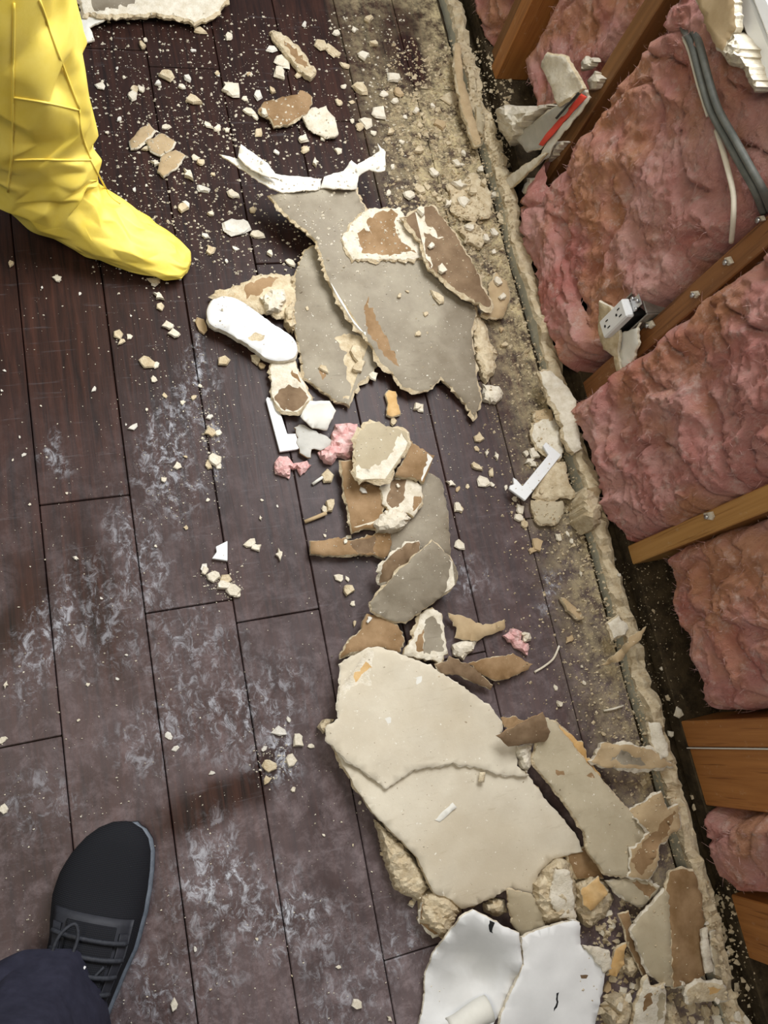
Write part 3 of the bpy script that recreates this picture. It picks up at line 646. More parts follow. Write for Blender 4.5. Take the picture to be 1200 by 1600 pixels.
lump('plaster_chunk', T('Z4', [(265, 600), (300, 570), (345, 570), (355, 610), (330, 650), (290, 655)]), .035, 'gypsum_white', base=.014, label='cream plaster lump just above the white rounded slab')
lump('plaster_chunk', T('Z4', [(345, 650), (385, 600), (392, 700), (380, 720), (345, 690)]), .03, 'gypsum', base=.0, label='cream plaster lump at the left edge of the tucked grey piece')
sheet('white_slab', chaikin(chaikin(T('Z4', [(72, 645, .036), (95, 605, .04), (145, 592, .045), (200, 612, .048), (290, 682, .045), (388, 742, .04), (398, 795, .034), (375, 822, .03), (298, 826, .03), (230, 772, .032), (140, 716, .034), (82, 698, .034)]))), th=.014, rim=.003, jag=1, mats=W_,
      patches=[(T('Z4', [(222, 738), (250, 722), (285, 735), (270, 755), (235, 755)]), 'gypsum')], drop=.002, label='white painted slab with one rounded end left of the upper sheet')
sheet('wallboard_piece', T('Z4', [(300, 832), (385, 815), (400, 870), (430, 930), (442, 962), (392, 1006), (338, 1000), (310, 960), (300, 900)]), z=.02, mats=('gypsum_white', 'gypsum', 'brown'), rim=.006, patches=[(T('Z4', [(315, 950), (350, 920), (400, 915), (430, 940), (440, 965), (392, 1003), (340, 998)]), 'brown_dark'), (T('Z4', [(370, 850), (395, 870), (420, 920), (395, 900)]), 'brown')], drop=.003,
      label='half cream half brown wallboard scrap below the white rounded slab')
sheet('crumpled_paper', T('Z4', [(405, 1020, .03), (440, 965, .04), (510, 965, .035), (532, 1000, .03), (500, 1068, .025), (450, 1062, .02)]), th=.003, mats=('white_paper', 'gypsum_white', 'white_paper'), bumpz=.008, grid=7, jag=1, rim=.001, label='crumpled white wall paper scrap above the pink fluff', cat='paper')
sheet('grey_paper_scrap', T('Z6', [(240, 262), (280, 250), (330, 275), (400, 310), (440, 345), (380, 365), (320, 370), (315, 406), (265, 380)]), z=.012, th=.004, mats=('greyboard', 'brown', 'brown'), grid=9, rim=.001, label='small grey paper scrap beside the left white bracket', cat='paper')
lump('insulation_fluff', T('Z6', [(350, 382), (400, 345), (430, 250), (470, 242), (535, 250), (542, 310), (500, 412), (440, 402), (415, 437), (385, 427)]), .022, 'fluff', label='pink insulation fluff touching the grey paper scrap', cat='insulation', amp=.01)
lump('insulation_fluff', T('Z6', [(145, 430), (170, 395), (215, 400), (232, 430), (300, 420), (317, 445), (270, 492), (250, 455), (225, 460), (220, 505), (180, 490), (150, 480)]), .014, 'fluff', label='small pink fluff tuft below the left white bracket', cat='insulation', amp=.006)
lump('insulation_fluff', T('Y1', [(878, 212), (910, 175), (960, 190), (955, 230), (990, 245), (988, 297), (930, 262)]), .014, 'fluff', label='pink fluff tuft to the right of the middle pile', cat='insulation', amp=.006)
lump('plaster_crumb', T('Y1', [(955, 195), (1000, 195), (1002, 235), (965, 240)]), .018, 'gypsum_white', label='cream crumb sitting on the right pink fluff tuft')

# --- white plastic brackets
def bracket(outline, label, z):
    vs = []; n = len(outline)
    for zz in (z, z + .007):
        for p in outline: vs.append(at(p[0], p[1], zz))
    bm = bmesh.new(); bv = [bm.verts.new(v) for v in vs[:n]]
    f = bm.faces.new(bv); f.normal_update()
    if f.normal.z < 0: f.normal_flip()
    r = bmesh.ops.extrude_face_region(bm, geom=[f]); vv = [g for g in r['geom'] if isinstance(g, bmesh.types.BMVert)]
    for v in vv: v.co.z += .007
    bm.normal_update(); bmesh.ops.recalc_face_normals(bm, faces=bm.faces[:])
    bmesh.ops.bevel(bm, geom=bm.edges[:], offset=.001, segments=1, affect='EDGES')
    bm.verts.index_update(); vs = [v.co.copy() for v in bm.verts]; fs = [[v.index for v in f.verts] for f in bm.faces]; bm.free()
    return tag(mk('plastic_bracket', vs, fs, 'plastic', collide=True), label, 'bracket', 'white plastic brackets')
bracket(T('Z6', [(105, 138), (112, 126), (122, 132), (148, 125), (205, 300), (245, 298), (262, 366), (248, 372), (170, 383)]), 'white L-shaped plastic bracket beside the grey paper scrap', .003)
bracket(T('Z7', [(352, 285), (362, 270), (420, 318), (285, 489), (226, 446), (228, 432), (243, 428), (240, 402), (252, 410), (275, 435), (372, 318)]), 'white L-shaped plastic bracket near the foot of the wall', .022)
tri = T('Y6', [(722, 52), (738, 30), (735, 12), (775, -8), (775, 60)])
bracket(tri, 'small white triangular plastic corner on the bare planks', .001)

# --- middle pile
sheet('wallboard_piece', T('Z6', [(850, 470), (900, 490), (932, 520), (955, 620), (965, 760), (972, 862), (830, 840), (690, 850), (620, 765), (700, 700), (760, 640), (830, 560)]), z=.013, mats=('paper_grey_shaded', 'gypsum', 'brown'), rim=.003, label='grey wallboard piece at the bottom of the middle pile')
sheet('wallboard_piece', T('Z6', [(462, 425, .03), (520, 418, .032), (560, 520), (640, 540), (660, 640), (640, 740), (560, 735), (512, 760), (500, 690), (482, 600), (470, 530)]), z=.024, mats=BR, rim=.005, label='brown torn wallboard on the left of the middle pile', patches=[(T('Z6', [(545, 720), (600, 715), (640, 700), (640, 760), (520, 790), (510, 745)]), 'gypsum_white')])
sheet('wallboard_piece', T('Z6', [(640, 520), (690, 500), (770, 500), (835, 540), (840, 600), (800, 680), (740, 650), (690, 660), (655, 620)]), z=.028, mats=('gypsum_white', 'gypsum', 'brown'), rim=.005, patches=[(T('Z6', [(690, 505), (755, 510), (762, 590), (722, 638), (682, 640)]), 'brown_dark'), (T('Z6', [(795, 590), (835, 580), (838, 630), (800, 660)]), 'brown')], label='cream wallboard with dark brown hole in the middle pile')
lump('plaster_chunk', T('Z6', [(610, 715), (640, 670), (700, 642), (760, 650), (786, 690), (745, 745), (680, 762), (630, 748)]), .045, 'gypsum_white', base=.012, label='rounded cream plaster chunk low in the middle pile', amp=.004)
sheet('wallboard_piece', T('Z6', [(715, 490, .045), (772, 380, .05), (775, 325, .05), (860, 375, .05), (892, 400, .045), (872, 460, .042), (850, 520, .04), (790, 500, .042)]), mats=BR, rim=.003, patches=[(T('Z6', [(865, 380), (895, 395), (850, 525), (832, 515), (855, 440)]), 'white_paper')], label='brown paper-faced board at the right of the middle pile')
sheet('wallboard_piece', T('Z6', [(540, 292), (580, 252), (640, 240), (700, 262), (768, 292), (772, 345), (720, 450), (662, 510), (600, 500), (550, 516), (523, 490), (525, 400)]), z=.055, mats=PB, rim=.007, jag=2.5, patches=[(T('Z6', [(520, 440), (560, 460), (640, 440), (700, 380), (720, 290), (780, 290), (780, 350), (720, 460), (662, 515), (600, 505), (550, 520), (518, 495)]), 'gypsum_white')], label='beige wallboard with cream torn rim on top of the middle pile')
sheet('wallboard_strip', T('Z6', [(315, 800), (370, 790), (480, 782), (510, 795), (620, 762), (692, 760), (692, 840), (662, 880), (622, 862), (520, 858), (310, 863)]), z=.020, th=.012, mats=('brown', 'gypsum', 'brown'), rim=.003, patches=[(T('Z6', [(510, 800), (615, 768), (620, 858), (510, 850)]), 'brown_dark')], label='long brown strip of board sticking out left of the middle pile')
sheet('wallboard_piece', T('Z6', [(634, 995, .03), (655, 905, .05), (700, 860, .06), (765, 808, .06), (822, 798, .055), (832, 835, .05), (760, 920, .045), (700, 975, .04)]), mats=('brown_dark', 'gypsum_white', 'brown'), rim=.005, label='dark brown wedge behind the oval grey board')
sheet('wallboard_piece', T('Z6', [(597, 1085, .05), (690, 975, .06), (760, 905, .066), (840, 832, .07), (890, 795, .07), (960, 860, .065), (1008, 940, .055), (1000, 1000, .05), (900, 1080, .045), (760, 1172, .04), (690, 1172, .04), (605, 1122, .045)]), mats=PG, rim=.004, jag=1.6, patches=[(T('Z6', [(965, 880), (1010, 930), (1005, 1000), (940, 1050), (975, 950)]), 'gypsum_white')], drop=.002, label='oval grey board lying diagonally below the middle pile')
# --- between the piles
sheet('wallboard_piece', T('Y1', [(265, 110, .035), (340, 125, .035), (400, 165, .035), (432, 230, .03), (410, 285, .03), (320, 258, .035), (200, 285, .03), (150, 310, .02), (175, 250, .025), (240, 180, .03)]), mats=('brown', 'gypsum', 'brown_dark'), rim=.004, label='brown paper board above the top corner of the largest lower sheet')
sheet('wallboard_piece', T('Y1', [(508, 115, .03), (560, 85, .032), (600, 112, .03), (612, 190), (628, 285), (590, 328), (500, 310), (430, 292), (470, 225)]), z=.032, mats=('gypsum_white', 'gypsum', 'brown'), rim=.005, patches=[(T('Y1', [(520, 170), (560, 110), (600, 170), (615, 280), (520, 285)]), 'paper_grey_shaded'), (T('Y1', [(485, 240), (518, 175), (520, 275), (490, 270)]), 'brown')], drop=.001, label='triangular grey and cream piece between oval board and largest lower sheet')
sheet('paper_scrap', T('Y1', [(632, 108, .02), (720, 132), (790, 165), (882, 140, .02), (880, 180), (820, 205), (760, 232), (662, 222), (668, 180)]), z=.012, th=.003, mats=('tan', 'gypsum', 'brown'), rim=.001, label='bow-tie shaped tan paper scrap right of the triangular piece', cat='paper')
lump('plaster_chunk', T('Y1', [(648, 245), (690, 230), (755, 235), (742, 275), (695, 318), (648, 292)]), .014, 'gypsum_white', label='flaky white plaster chunk under the bow-tie paper scrap', amp=.006)
sheet('paper_scrap', T('Y1', [(718, 332), (840, 305), (922, 295), (1008, 335), (960, 370), (900, 398), (830, 408), (780, 382)]), z=.016, th=.004, mats=('brown', 'gypsum', 'brown'), rim=.0015, label='leaf-shaped brown paper scrap pointing right', cat='paper')
sheet('paper_scrap', T('Y1', [(575, 345, .035), (640, 303, .035), (740, 348, .03), (822, 430, .02), (822, 450, .01), (760, 425, .022), (680, 385, .03), (600, 378, .032)]), th=.004, mats=('brown_dark', 'gypsum', 'brown'), rim=.0015, label='dark brown paper strip along the top of the largest lower sheet', cat='paper')
o = tube('wood_splinter', spline([at(*T('Y1', [p])[0], z) for p, z in (((1015, 372), .003), ((1060, 345), .004), ((1100, 310), .006), ((1125, 255), .004))], 6), .0022, 'gypsum_white', taper=None); tag(o, 'thin curved pale splinter lying right of the brown leaf-shaped scrap', 'splinter')

# --- lower group: the largest sheet
lb = empty('wallboard_sheet', at(720, 1230)); tag(lb, 'largest beige wallboard sheet, cracked across the middle, in the lower half', 'drywall')
low = sheet('lower_face', T('Y1', [(88, 660, .036), (100, 690, .036), (170, 762, .034), (300, 852), (420, 780), (640, 740), (800, 790), (930, 790), (985, 830)]) + T('Y2', [(1060, 190), (1130, 270), (1200, 355), (1230, 430, .03), (1100, 462, .03), (1030, 532, .03), (1000, 622, .028), (890, 600, .03), (800, 650, .03), (690, 690, .03), (640, 640, .036), (570, 620, .04), (540, 560, .04), (480, 440, .04), (380, 340, .04), (300, 270, .04), (220, 150, .038)]), z=.036, th=.012, mats=('paper_lit', 'gypsum', 'brown'), rim=.003, jag=1.5, parent=lb)
upf = sheet('upper_face', T('Y1', [(150, 340, .035), (200, 300, .04), (285, 265, .045), (340, 262, .048), (440, 300, .05), (560, 352, .05), (700, 440, .048), (820, 530, .046), (870, 600), (860, 650), (930, 690), (940, 790), (985, 832), (900, 835), (840, 825), (780, 800), (640, 778), (470, 810), (400, 860), (352, 897), (300, 850), (170, 760), (90, 680), (80, 622), (140, 580), (140, 500), (150, 430)]), z=.044, th=.006, mats=('paper_lit', 'gypsum_white', 'brown'), rim=.003, jag=1.6, parent=lb,
      patches=[(T('Y1', [(140, 340), (200, 290), (300, 270), (290, 340), (280, 390), (290, 430), (240, 420), (150, 480)]), 'gypsum_white'), (T('Y1', [(205, 390), (260, 330), (290, 345), (250, 380), (225, 420)]), 'orange'), (T('Y1', [(480, 400), (510, 390), (512, 410), (485, 435)]), 'white_paper'), (T('Y1', [(350, 580), (365, 570), (375, 595), (355, 605)]), 'white_paper')])
sheet('paint_fleck', T('Y2', [(570, 290, .0385), (650, 210, .0385), (668, 232, .0385), (590, 298, .0385)]), th=.001, jag=1, mats=('white_paper', 'white_paper', 'white_paper'), rim=.0005, parent=lb, bumpz=0)
sheet('paint_fleck', T('Y1', [(770, 820, .0455), (795, 818, .0455), (790, 865, .0455), (765, 860, .0455)]), th=.002, jag=1, mats=('gypsum', 'gypsum', 'gypsum'), rim=.0005, parent=lb, bumpz=0)
lump('gypsum_edge', T('Y2', [(300, 282), (370, 335), (450, 415), (520, 520), (545, 590), (500, 650), (390, 602), (350, 480), (325, 380)]), .03, 'gypsum', parent=lb, amp=.006)
lump('plaster_chunk', T('Y2', [(505, 640), (560, 600), (660, 640), (692, 690), (655, 740), (605, 830), (565, 790), (500, 745)]), .036, 'gypsum', label='brown-stained plaster chunk between largest beige sheet and white sheets', amp=.007)
sheet('wallboard_piece', T('Y2', [(515, 660, .03), (580, 660, .034), (600, 780, .03), (570, 800, .02), (500, 750, .02)]), th=.01, mats=('brown', 'gypsum_white', 'brown'), label='small brown board scrap left of the white curled sheets', rim=.006)
lump('plaster_crumb', T('Y2', [(450, 670), (480, 625), (500, 640), (470, 682)]), .01, 'gypsum_white', label='pale plaster sliver at the left tip of the stained plaster chunk')
lump('plaster_crumb', T('Y1', [(42, 610), (70, 585), (120, 580), (105, 615), (75, 645)]), .03, 'gypsum', label='cream plaster knob at the left corner of the largest beige sheet', amp=.005)
# right of it
sheet('wallboard_piece', T('Y3', [(95, 315, .055), (130, 220, .06), (160, 128, .062), (205, 150, .06), (350, 335, .06), (420, 410, .06), (500, 510, .06), (560, 570, .058), (640, 662, .05), (560, 740, .05), (545, 870, .045), (440, 852, .045), (365, 765, .05), (340, 660, .05), (230, 492, .05), (130, 372, .052)]), th=.011, mats=PB, rim=.004, jag=1.6,
      patches=[(T('Y3', [(205, 370), (250, 370), (240, 390), (215, 392)]), 'brown'), (T('Y3', [(345, 400), (370, 380), (405, 395), (375, 410)]), 'brown')], label='long beige board strip beside the largest sheet')
sheet('brown_tab', T('Y1', [(845, 655, .075), (950, 600, .085), (1050, 555, .085), (1085, 640, .08), (1060, 682, .07), (900, 702, .07)]), th=.003, mats=('brown_dark', 'brown', 'brown'), rim=.001, label='dark brown paper tab curling over the largest beige sheet', cat='paper', jag=1.2)
sheet('paper_scrap', T('Y1', [(862, 575, .04), (930, 570, .05), (985, 600, .055), (940, 640, .05), (880, 620, .045)]), th=.003, mats=('brown', 'gypsum', 'brown'), rim=.001, label='brown paper behind the dark brown curled tab', cat='paper')
lump('plaster_crumb', T('Y1', [(935, 700), (1010, 690), (1000, 780), (985, 825), (950, 790)]), .06, 'gypsum_white', base=.035, label='cream broken plaster under the dark brown curled tab', amp=.004)
sheet('wallboard_piece', T('Y3', [(200, 150, .045), (260, 190, .045), (330, 240, .045), (350, 300, .04), (420, 400, .04), (380, 390, .04), (290, 280, .045)]), th=.012, mats=('orange', 'gypsum', 'brown'), rim=.004, label='orange-tan broken edge behind the long beige board strip')
sheet('wallboard_piece', T('Y3', [(375, 330, .05), (430, 240, .06), (520, 250, .065), (640, 268, .065), (700, 300, .06), (760, 352, .055), (600, 364, .05), (440, 356, .05)]), th=.012, mats=('tan', 'gypsum_white', 'brown'), rim=.006, patches=[(T('Y3', [(450, 320), (520, 285), (600, 310), (620, 340), (520, 345)]), 'paper_grey_shaded')], drop=.006, label='tan board bridging to the wall foot with a cream lower edge')
sheet('wallboard_piece', T('Y3', [(545, 560, .06), (640, 505, .07), (700, 475, .07), (730, 555, .065), (780, 530, .065), (792, 640, .06), (690, 722, .055), (682, 820, .05), (640, 882, .05), (550, 872, .05), (560, 740, .055), (645, 662, .06)]), th=.007, mats=('tan', 'gypsum_white', 'brown'), rim=.004, bumpz=.005, label='curled tan paper board right of the long beige strip', patches=[(T('Y3', [(620, 700), (690, 640), (760, 560), (750, 640), (690, 715), (660, 800), (600, 860), (560, 800)]), 'brown')])
sheet('wallboard_piece', T('Y3', [(455, 890, .035), (600, 875, .04), (690, 920, .035), (640, 985, .03), (600, 1005, .028), (540, 985, .03), (480, 930, .035)]), mats=('paper', 'gypsum_white', 'brown'), rim=.005, patches=[(T('Y3', [(560, 890), (690, 915), (640, 970), (600, 930)]), 'brown')], label='small beige board below the curled tan paper')
sheet('wallboard_piece', T('Y3', [(250, 760, .026), (350, 735, .026), (420, 830, .026), (430, 870, .024), (300, 880, .022)]), th=.012, mats=('brown', 'gypsum', 'brown'), label='brown board showing between the largest sheet and the crumbling lump')
lump('plaster_chunk', T('Y3', [(100, 900), (150, 830), (210, 775), (262, 790), (290, 860), (305, 960), (300, 1075), (220, 1085), (150, 1095), (90, 985)]), .048, 'gypsum', label='large crumbling cream plaster lump above the white sheets', amp=.009)
sheet('cream_flake', T('Y3', [(205, 840, .06), (270, 845, .06), (290, 950, .055), (298, 1070, .045), (225, 1062, .05), (180, 970, .055)]), th=.006, mats=('gypsum_white', 'gypsum_white', 'brown'), label='pale cream flake on the large crumbling plaster lump', rim=.002, grid=8)
lump('plaster_chunk', T('Y3', [(300, 900), (370, 860), (440, 890), (475, 970), (440, 1060), (370, 1110), (320, 1090), (300, 1000)]), .03, 'gypsum', label='crumbling plaster lump with a brown tab right of the largest lump', amp=.009)
sheet('paper_scrap', T('Y3', [(325, 935, .045), (405, 875, .05), (450, 950, .045), (370, 1032, .04), (340, 1000, .042)]), th=.004, mats=('orange', 'gypsum', 'brown'), label='orange-brown paper tab on the crumbling plaster lump', cat='paper', rim=.001)
sheet('wallboard_piece', T('Y2', [(895, 600, .045), (1000, 620, .045), (1050, 690, .04), (1060, 760, .035), (960, 812, .03), (925, 770, .035), (900, 680, .04)]), th=.006, mats=('paper', 'gypsum', 'brown'), rim=.002, label='beige paper flap touching the top of the two white sheets')
lump('plaster_crumb', T('Y2', [(790, 680), (830, 640), (880, 645), (895, 700), (850, 725), (800, 705)]), .03, 'gypsum', label='cream plaster crumb in the dark gap above the white sheets', amp=.006)
# white sheets at the bottom
w1 = sheet('white_sheet', T('Y2', [(490, 1240, .012), (520, 1120, .014), (530, 970, .016), (565, 880, .035), (620, 810, .06), (690, 720, .085), (745, 690, .09), (820, 735, .09), (880, 765, .085), (945, 795, .078), (962, 930, .066), (925, 1010, .04), (860, 1150, .035), (800, 1260, .03), (600, 1270, .02)]), th=.006, mats=('white', 'gypsum_white', 'tan'), rim=.002, jag=1.0,
      zc=[(705, 1540, .008), (720, 1500, .014), (745, 1530, .010), (700, 1570, .008)], patches=[(T('Y2', [(815, 725), (840, 735), (825, 795), (810, 790)]), 'black')], label='left white painted sheet with a rolled bottom edge', cat='drywall')
sheet('white_sheet', T('Y2', [(957, 815, .055), (1020, 785, .058), (1100, 760, .058), (1200, 735, .056)]) + T('Y3', [(265, 1070, .055), (318, 1085, .055), (322, 1185, .05), (340, 1210, .05), (440, 1225, .045), (440, 1300, .045), (425, 1400, .045), (395, 1540, .04), (380, 1640, .04), (100, 1660, .03)]) + T('Y2', [(845, 1260, .04), (870, 1150, .044), (930, 1020, .05), (966, 935, .054)]), th=.008, mats=('white', 'gypsum_white', 'tan'), rim=.002, jag=1.2,
      patches=[(T('Y3', [(210, 1420), (220, 1415), (215, 1470), (195, 1500)]), 'black'), (T('Y3', [(320, 1330), (360, 1325), (350, 1345), (325, 1345)]), 'brown_dark')], label='right white painted sheet, flat, beside the rubble corner', cat='drywall')
sheet('white_flake', T('Y3', [(335, 1195, .056), (400, 1200, .055), (462, 1225, .05), (466, 1300, .045), (430, 1310, .05), (390, 1260, .053)]), th=.006, mats=('gypsum_white', 'gypsum_white', 'tan'), rim=.002, label='cream flake at the right edge of the right white sheet', cat='drywall')
def roll(px, py, ang, length, r, z, label):
    c = at(px, py, z); vs, fs = [], []; A = 15; Ln = 12
    d = Vector((math.cos(ang), math.sin(ang), 0)); s = Vector((-d.y, d.x, 0))
    for rr in (r, r - .003):
        for i in range(Ln + 1):
            t = i / Ln - .5
            for k in range(A + 1):
                th = -0.5 + 4.0 * k / A; q = rr * (1 + .15 * math.sin(t * 4 + k * .3)) * (1 - .25 * k / A)
                vs.append(c + d * (t * length) + s * math.cos(th) * q + Vector((0, 0, math.sin(th) * q)))
    m = (Ln + 1) * (A + 1)
    for o_ in (0, m):
        for i in range(Ln):
            for k in range(A):
                a = o_ + i * (A + 1) + k; f = [a, a + 1, a + A + 2, a + A + 1]; fs.append(f if o_ else f[::-1])
    for i in range(Ln):
        for k in (0, A):
            a = i * (A + 1) + k; fs.append([a, a + A + 1, a + A + 1 + m, a + m])
    for k in range(A):
        for i in (0, Ln):
            a = i * (A + 1) + k; fs.append([a, a + 1, a + 1 + m, a + m])
    return mk('rolled_edge', vs, fs, 'white_paper', smooth=True, parent=w1)
roll(735, 1595, 0.1, 0.075, .022, .045, '')
# lower right corner
sheet('wallboard_piece', T('Y3', [(560, 1115, .05), (600, 1060, .055), (650, 1005, .058), (720, 930, .06), (738, 960, .062), (742, 1100, .064), (748, 1250, .06), (755, 1385, .05), (700, 1370, .045), (640, 1310, .045), (600, 1230, .048)]), th=.009, mats=('paper', 'gypsum_white', 'brown'), rim=.003, label='beige painted half of the folded board in the lower right')
sheet('wallboard_piece', T('Y3', [(722, 930, .06), (740, 850, .06), (790, 835, .058), (850, 845, .055), (885, 950, .05), (905, 1100, .045), (900, 1330, .04), (830, 1372, .04), (757, 1388, .046), (750, 1250, .058), (744, 1100, .062)]), th=.009, mats=('brown', 'gypsum', 'brown'), rim=.004, label='streaky brown half of the folded board in the lower right')
sheet('cream_sliver', T('Y3', [(890, 1120, .06), (915, 1110, .062), (925, 1200, .06), (945, 1310, .05), (915, 1320, .05), (895, 1220, .058)]), th=.006, mats=('gypsum_white', 'gypsum_white', 'brown'), rim=.002, jag=1.2, grid=7, label='upright cream sliver beside the streaky brown board')
sheet('cream_sliver', T('Y3', [(935, 1130, .05), (958, 1120, .05), (965, 1230, .045), (985, 1340, .04), (955, 1330, .04), (940, 1230, .045)]), th=.006, mats=('paper', 'gypsum_white', 'brown'), rim=.002, jag=1.2, grid=7, label='beige sliver against the wall foot in the lower right')
sheet('brown_strip', T('Y3', [(505, 1045, .03), (550, 1035, .035), (560, 1110, .035), (580, 1200, .035), (640, 1320, .03), (620, 1340, .03), (560, 1220, .03), (530, 1130, .03)]), th=.006, mats=('brown', 'gypsum', 'brown_dark'), rim=.002, label='narrow brown strip left of the folded board in the lower right')
sheet('brown_strip', T('Y3', [(460, 1290, .03), (490, 1210, .035), (535, 1180, .035), (525, 1280, .03), (490, 1340, .025), (450, 1330, .025)]), th=.006, mats=('orange', 'gypsum', 'brown'), rim=.002, label='orange-brown strip at the right of the right white sheet')
lump('plaster_chunk', T('Y3', [(530, 1250), (575, 1240), (600, 1290), (570, 1340), (530, 1320)]), .03, 'gypsum', label='cream plaster lump between orange-brown strip and folded board')
sheet('wallboard_piece', T('Y3', [(610, 1400, .05), (630, 1340, .06), (660, 1390, .055), (720, 1370, .05), (725, 1470, .04), (715, 1580, .03), (640, 1600, .03), (560, 1590, .03), (580, 1490, .04)]), th=.008, mats=('gypsum_white', 'gypsum', 'brown'), rim=.004, patches=[(T('Y3', [(610, 1440), (660, 1410), (650, 1480), (615, 1500)]), 'brown'), (T('Y3', [(685, 1420), (722, 1400), (715, 1520), (680, 1560)]), 'paper')], label='jagged cream board with pointed top edge at the bottom right')
sheet('wallboard_piece', T('Y3', [(815, 1410, .045), (870, 1360, .05), (990, 1375, .05), (1020, 1450, .04), (950, 1450, .04), (870, 1460, .04), (830, 1470, .04)]), th=.012, mats=('gypsum', 'gypsum_white', 'brown'), rim=.006, patches=[(T('Y3', [(920, 1390), (985, 1385), (960, 1420), (915, 1415)]), 'orange')], label='oblong cream plaster piece in the bottom right corner')
lump('plaster_chunk', T('Y3', [(440, 1500), (480, 1430), (560, 1420), (570, 1500), (540, 1590), (450, 1600)]), .035, 'gypsum', label='crumbly plaster lump at the bottom beside the right white sheet', amp=.01)
lump('plaster_chunk', T('Y3', [(730, 1480), (760, 1450), (800, 1560), (800, 1610), (720, 1610)]), .04, 'gypsum', label='plaster lump right of the jagged cream board', amp=.008)
lump('plaster_crumb', T('Y3', [(775, 1355), (800, 1342), (822, 1365), (810, 1400), (780, 1395)]), .05, 'gypsum_white', base=.02, label='round white crumb under the streaky brown board')
sheet('wallboard_piece', T('Y3', [(0, 0, .0)][:0] + [(640, 150, .06), (690, 145, .07), (720, 220, .07), (735, 300, .065), (700, 320, .06), (660, 250, .055)]), th=.01, mats=('gypsum_white', 'gypsum', 'brown'), rim=.004, label='pale board end leaning over the wall foot by the wide stud')
# --- scraps at the foot of the wall
sheet('wallboard_piece', T('Z7', [(318, 195, .016), (400, 175, .02), (420, 240, .03), (430, 320, .03), (410, 330, .025), (345, 290, .016), (320, 260, .014)]), th=.01, mats=('gypsum_white', 'gypsum', 'brown'), rim=.006, label='cream board scrap above the right white bracket')
sheet('wallboard_piece', T('Z7', [(325, 150, .014), (385, 140, .02), (400, 180, .02), (330, 200, .014)]), th=.01, mats=('tan', 'gypsum', 'brown'), rim=.003, label='tan board scrap just above the cream one at the wall foot')
sheet('wallboard_piece', T('Z7', [(345, 410, .02), (395, 340, .025), (440, 345, .03), (455, 420, .03), (470, 460, .03), (400, 480, .02), (330, 470, .016)]), th=.012, mats=('gypsum', 'gypsum', 'brown'), rim=.006, bumpz=.004, label='cracked cream board under the right white bracket')
sheet('wallboard_piece', T('Z7', [(320, 490, .016), (430, 487, .02), (438, 510, .02), (415, 570, .016), (350, 572, .014), (325, 530, .014)]), th=.012, mats=('paper', 'gypsum', 'brown'), rim=.004, label='square beige board scrap below the right white bracket')
lump('plaster_chunk', T('Z7', [(485, 470), (510, 425), (560, 460), (590, 510), (575, 570), (540, 600), (510, 560), (490, 520)]), .07, 'gypsum', label='jagged plaster chunk standing on the wall foot above the pale stud', amp=.012)
sheet('wallboard_piece', T('Z7', [(345, 0, .05), (385, -5, .055), (440, 50, .06), (480, 110, .06), (488, 180, .06), (500, 290, .055), (470, 310, .05), (440, 260, .05), (420, 160, .05), (375, 90, .05)]), th=.014, mats=('gypsum_white', 'gypsum', 'brown'), rim=.006, bumpz=.004, label='long cream wallboard foot below the stud with the outlet')
sheet('paper_scrap', T('Z7', [(572, 1100, .02), (640, 1050, .045), (690, 990, .07), (745, 955, .085), (720, 1005, .08), (690, 1035, .07), (650, 1085, .045), (590, 1105, .02)]), th=.004, mats=('tan', 'gypsum', 'tan'), rim=.001, label='curled tan paper sliver lying across the wall foot', cat='paper')
sheet('wallboard_piece', T('Z7', [(600, 945, .05), (640, 920, .06), (680, 965, .06), (665, 985, .055), (625, 1000, .05)]), th=.012, mats=('gypsum_white', 'gypsum', 'brown'), rim=.004, label='cream wallboard corner just above the curled tan sliver')
sheet('wood_sliver', T('Z7', [(425, 850), (440, 852), (500, 905), (512, 930), (490, 932), (450, 895)]), z=.012, th=.01, mats=('tan', 'gypsum', 'brown'), jag=1, grid=8, rim=.002, label='pointed tan board sliver near the wall on the scraped dust', cat='drywall')
sheet('wood_sliver', T('Z2', [(1065, 395, .05), (1085, 390, .05), (1100, 450, .045), (1090, 500, .03), (1070, 490, .03)]), th=.01, mats=('paper', 'gypsum', 'brown'), jag=1, grid=8, rim=.002, label='pale board sliver upright at the wall foot by the farthest stud', cat='drywall')
sheet('wood_sliver', T('Z2', [(985, 160, .05), (1005, 160, .055), (1020, 300, .05), (1085, 540, .04), (1060, 545, .03), (1010, 400, .04), (985, 260, .045)]), th=.012, mats=('tan', 'gypsum', 'brown'), jag=1.4, grid=9, rim=.003, label='long tan wallboard edge at the wall foot near the farthest stud', cat='drywall')
sheet('wallboard_piece', T('Z2', [(960, 690, .012), (1010, 680, .014), (1060, 650, .02), (1120, 720, .02), (1120, 800, .02), (1060, 820, .014), (985, 800, .012)]), th=.01, mats=('gypsum', 'gypsum', 'brown'), rim=.006, bumpz=.003, label='cream board scrap in the rubble right of the dark brown wedge')
sheet('wallboard_piece', T('Z2', [(1010, 850, .012), (1060, 830, .014), (1110, 880, .016), (1080, 930, .012), (1030, 900, .012)]), th=.01, mats=('gypsum', 'gypsum', 'brown'), rim=.005, bumpz=.003, label='small cream board scrap lowest in the rubble beside the dark brown wedge')
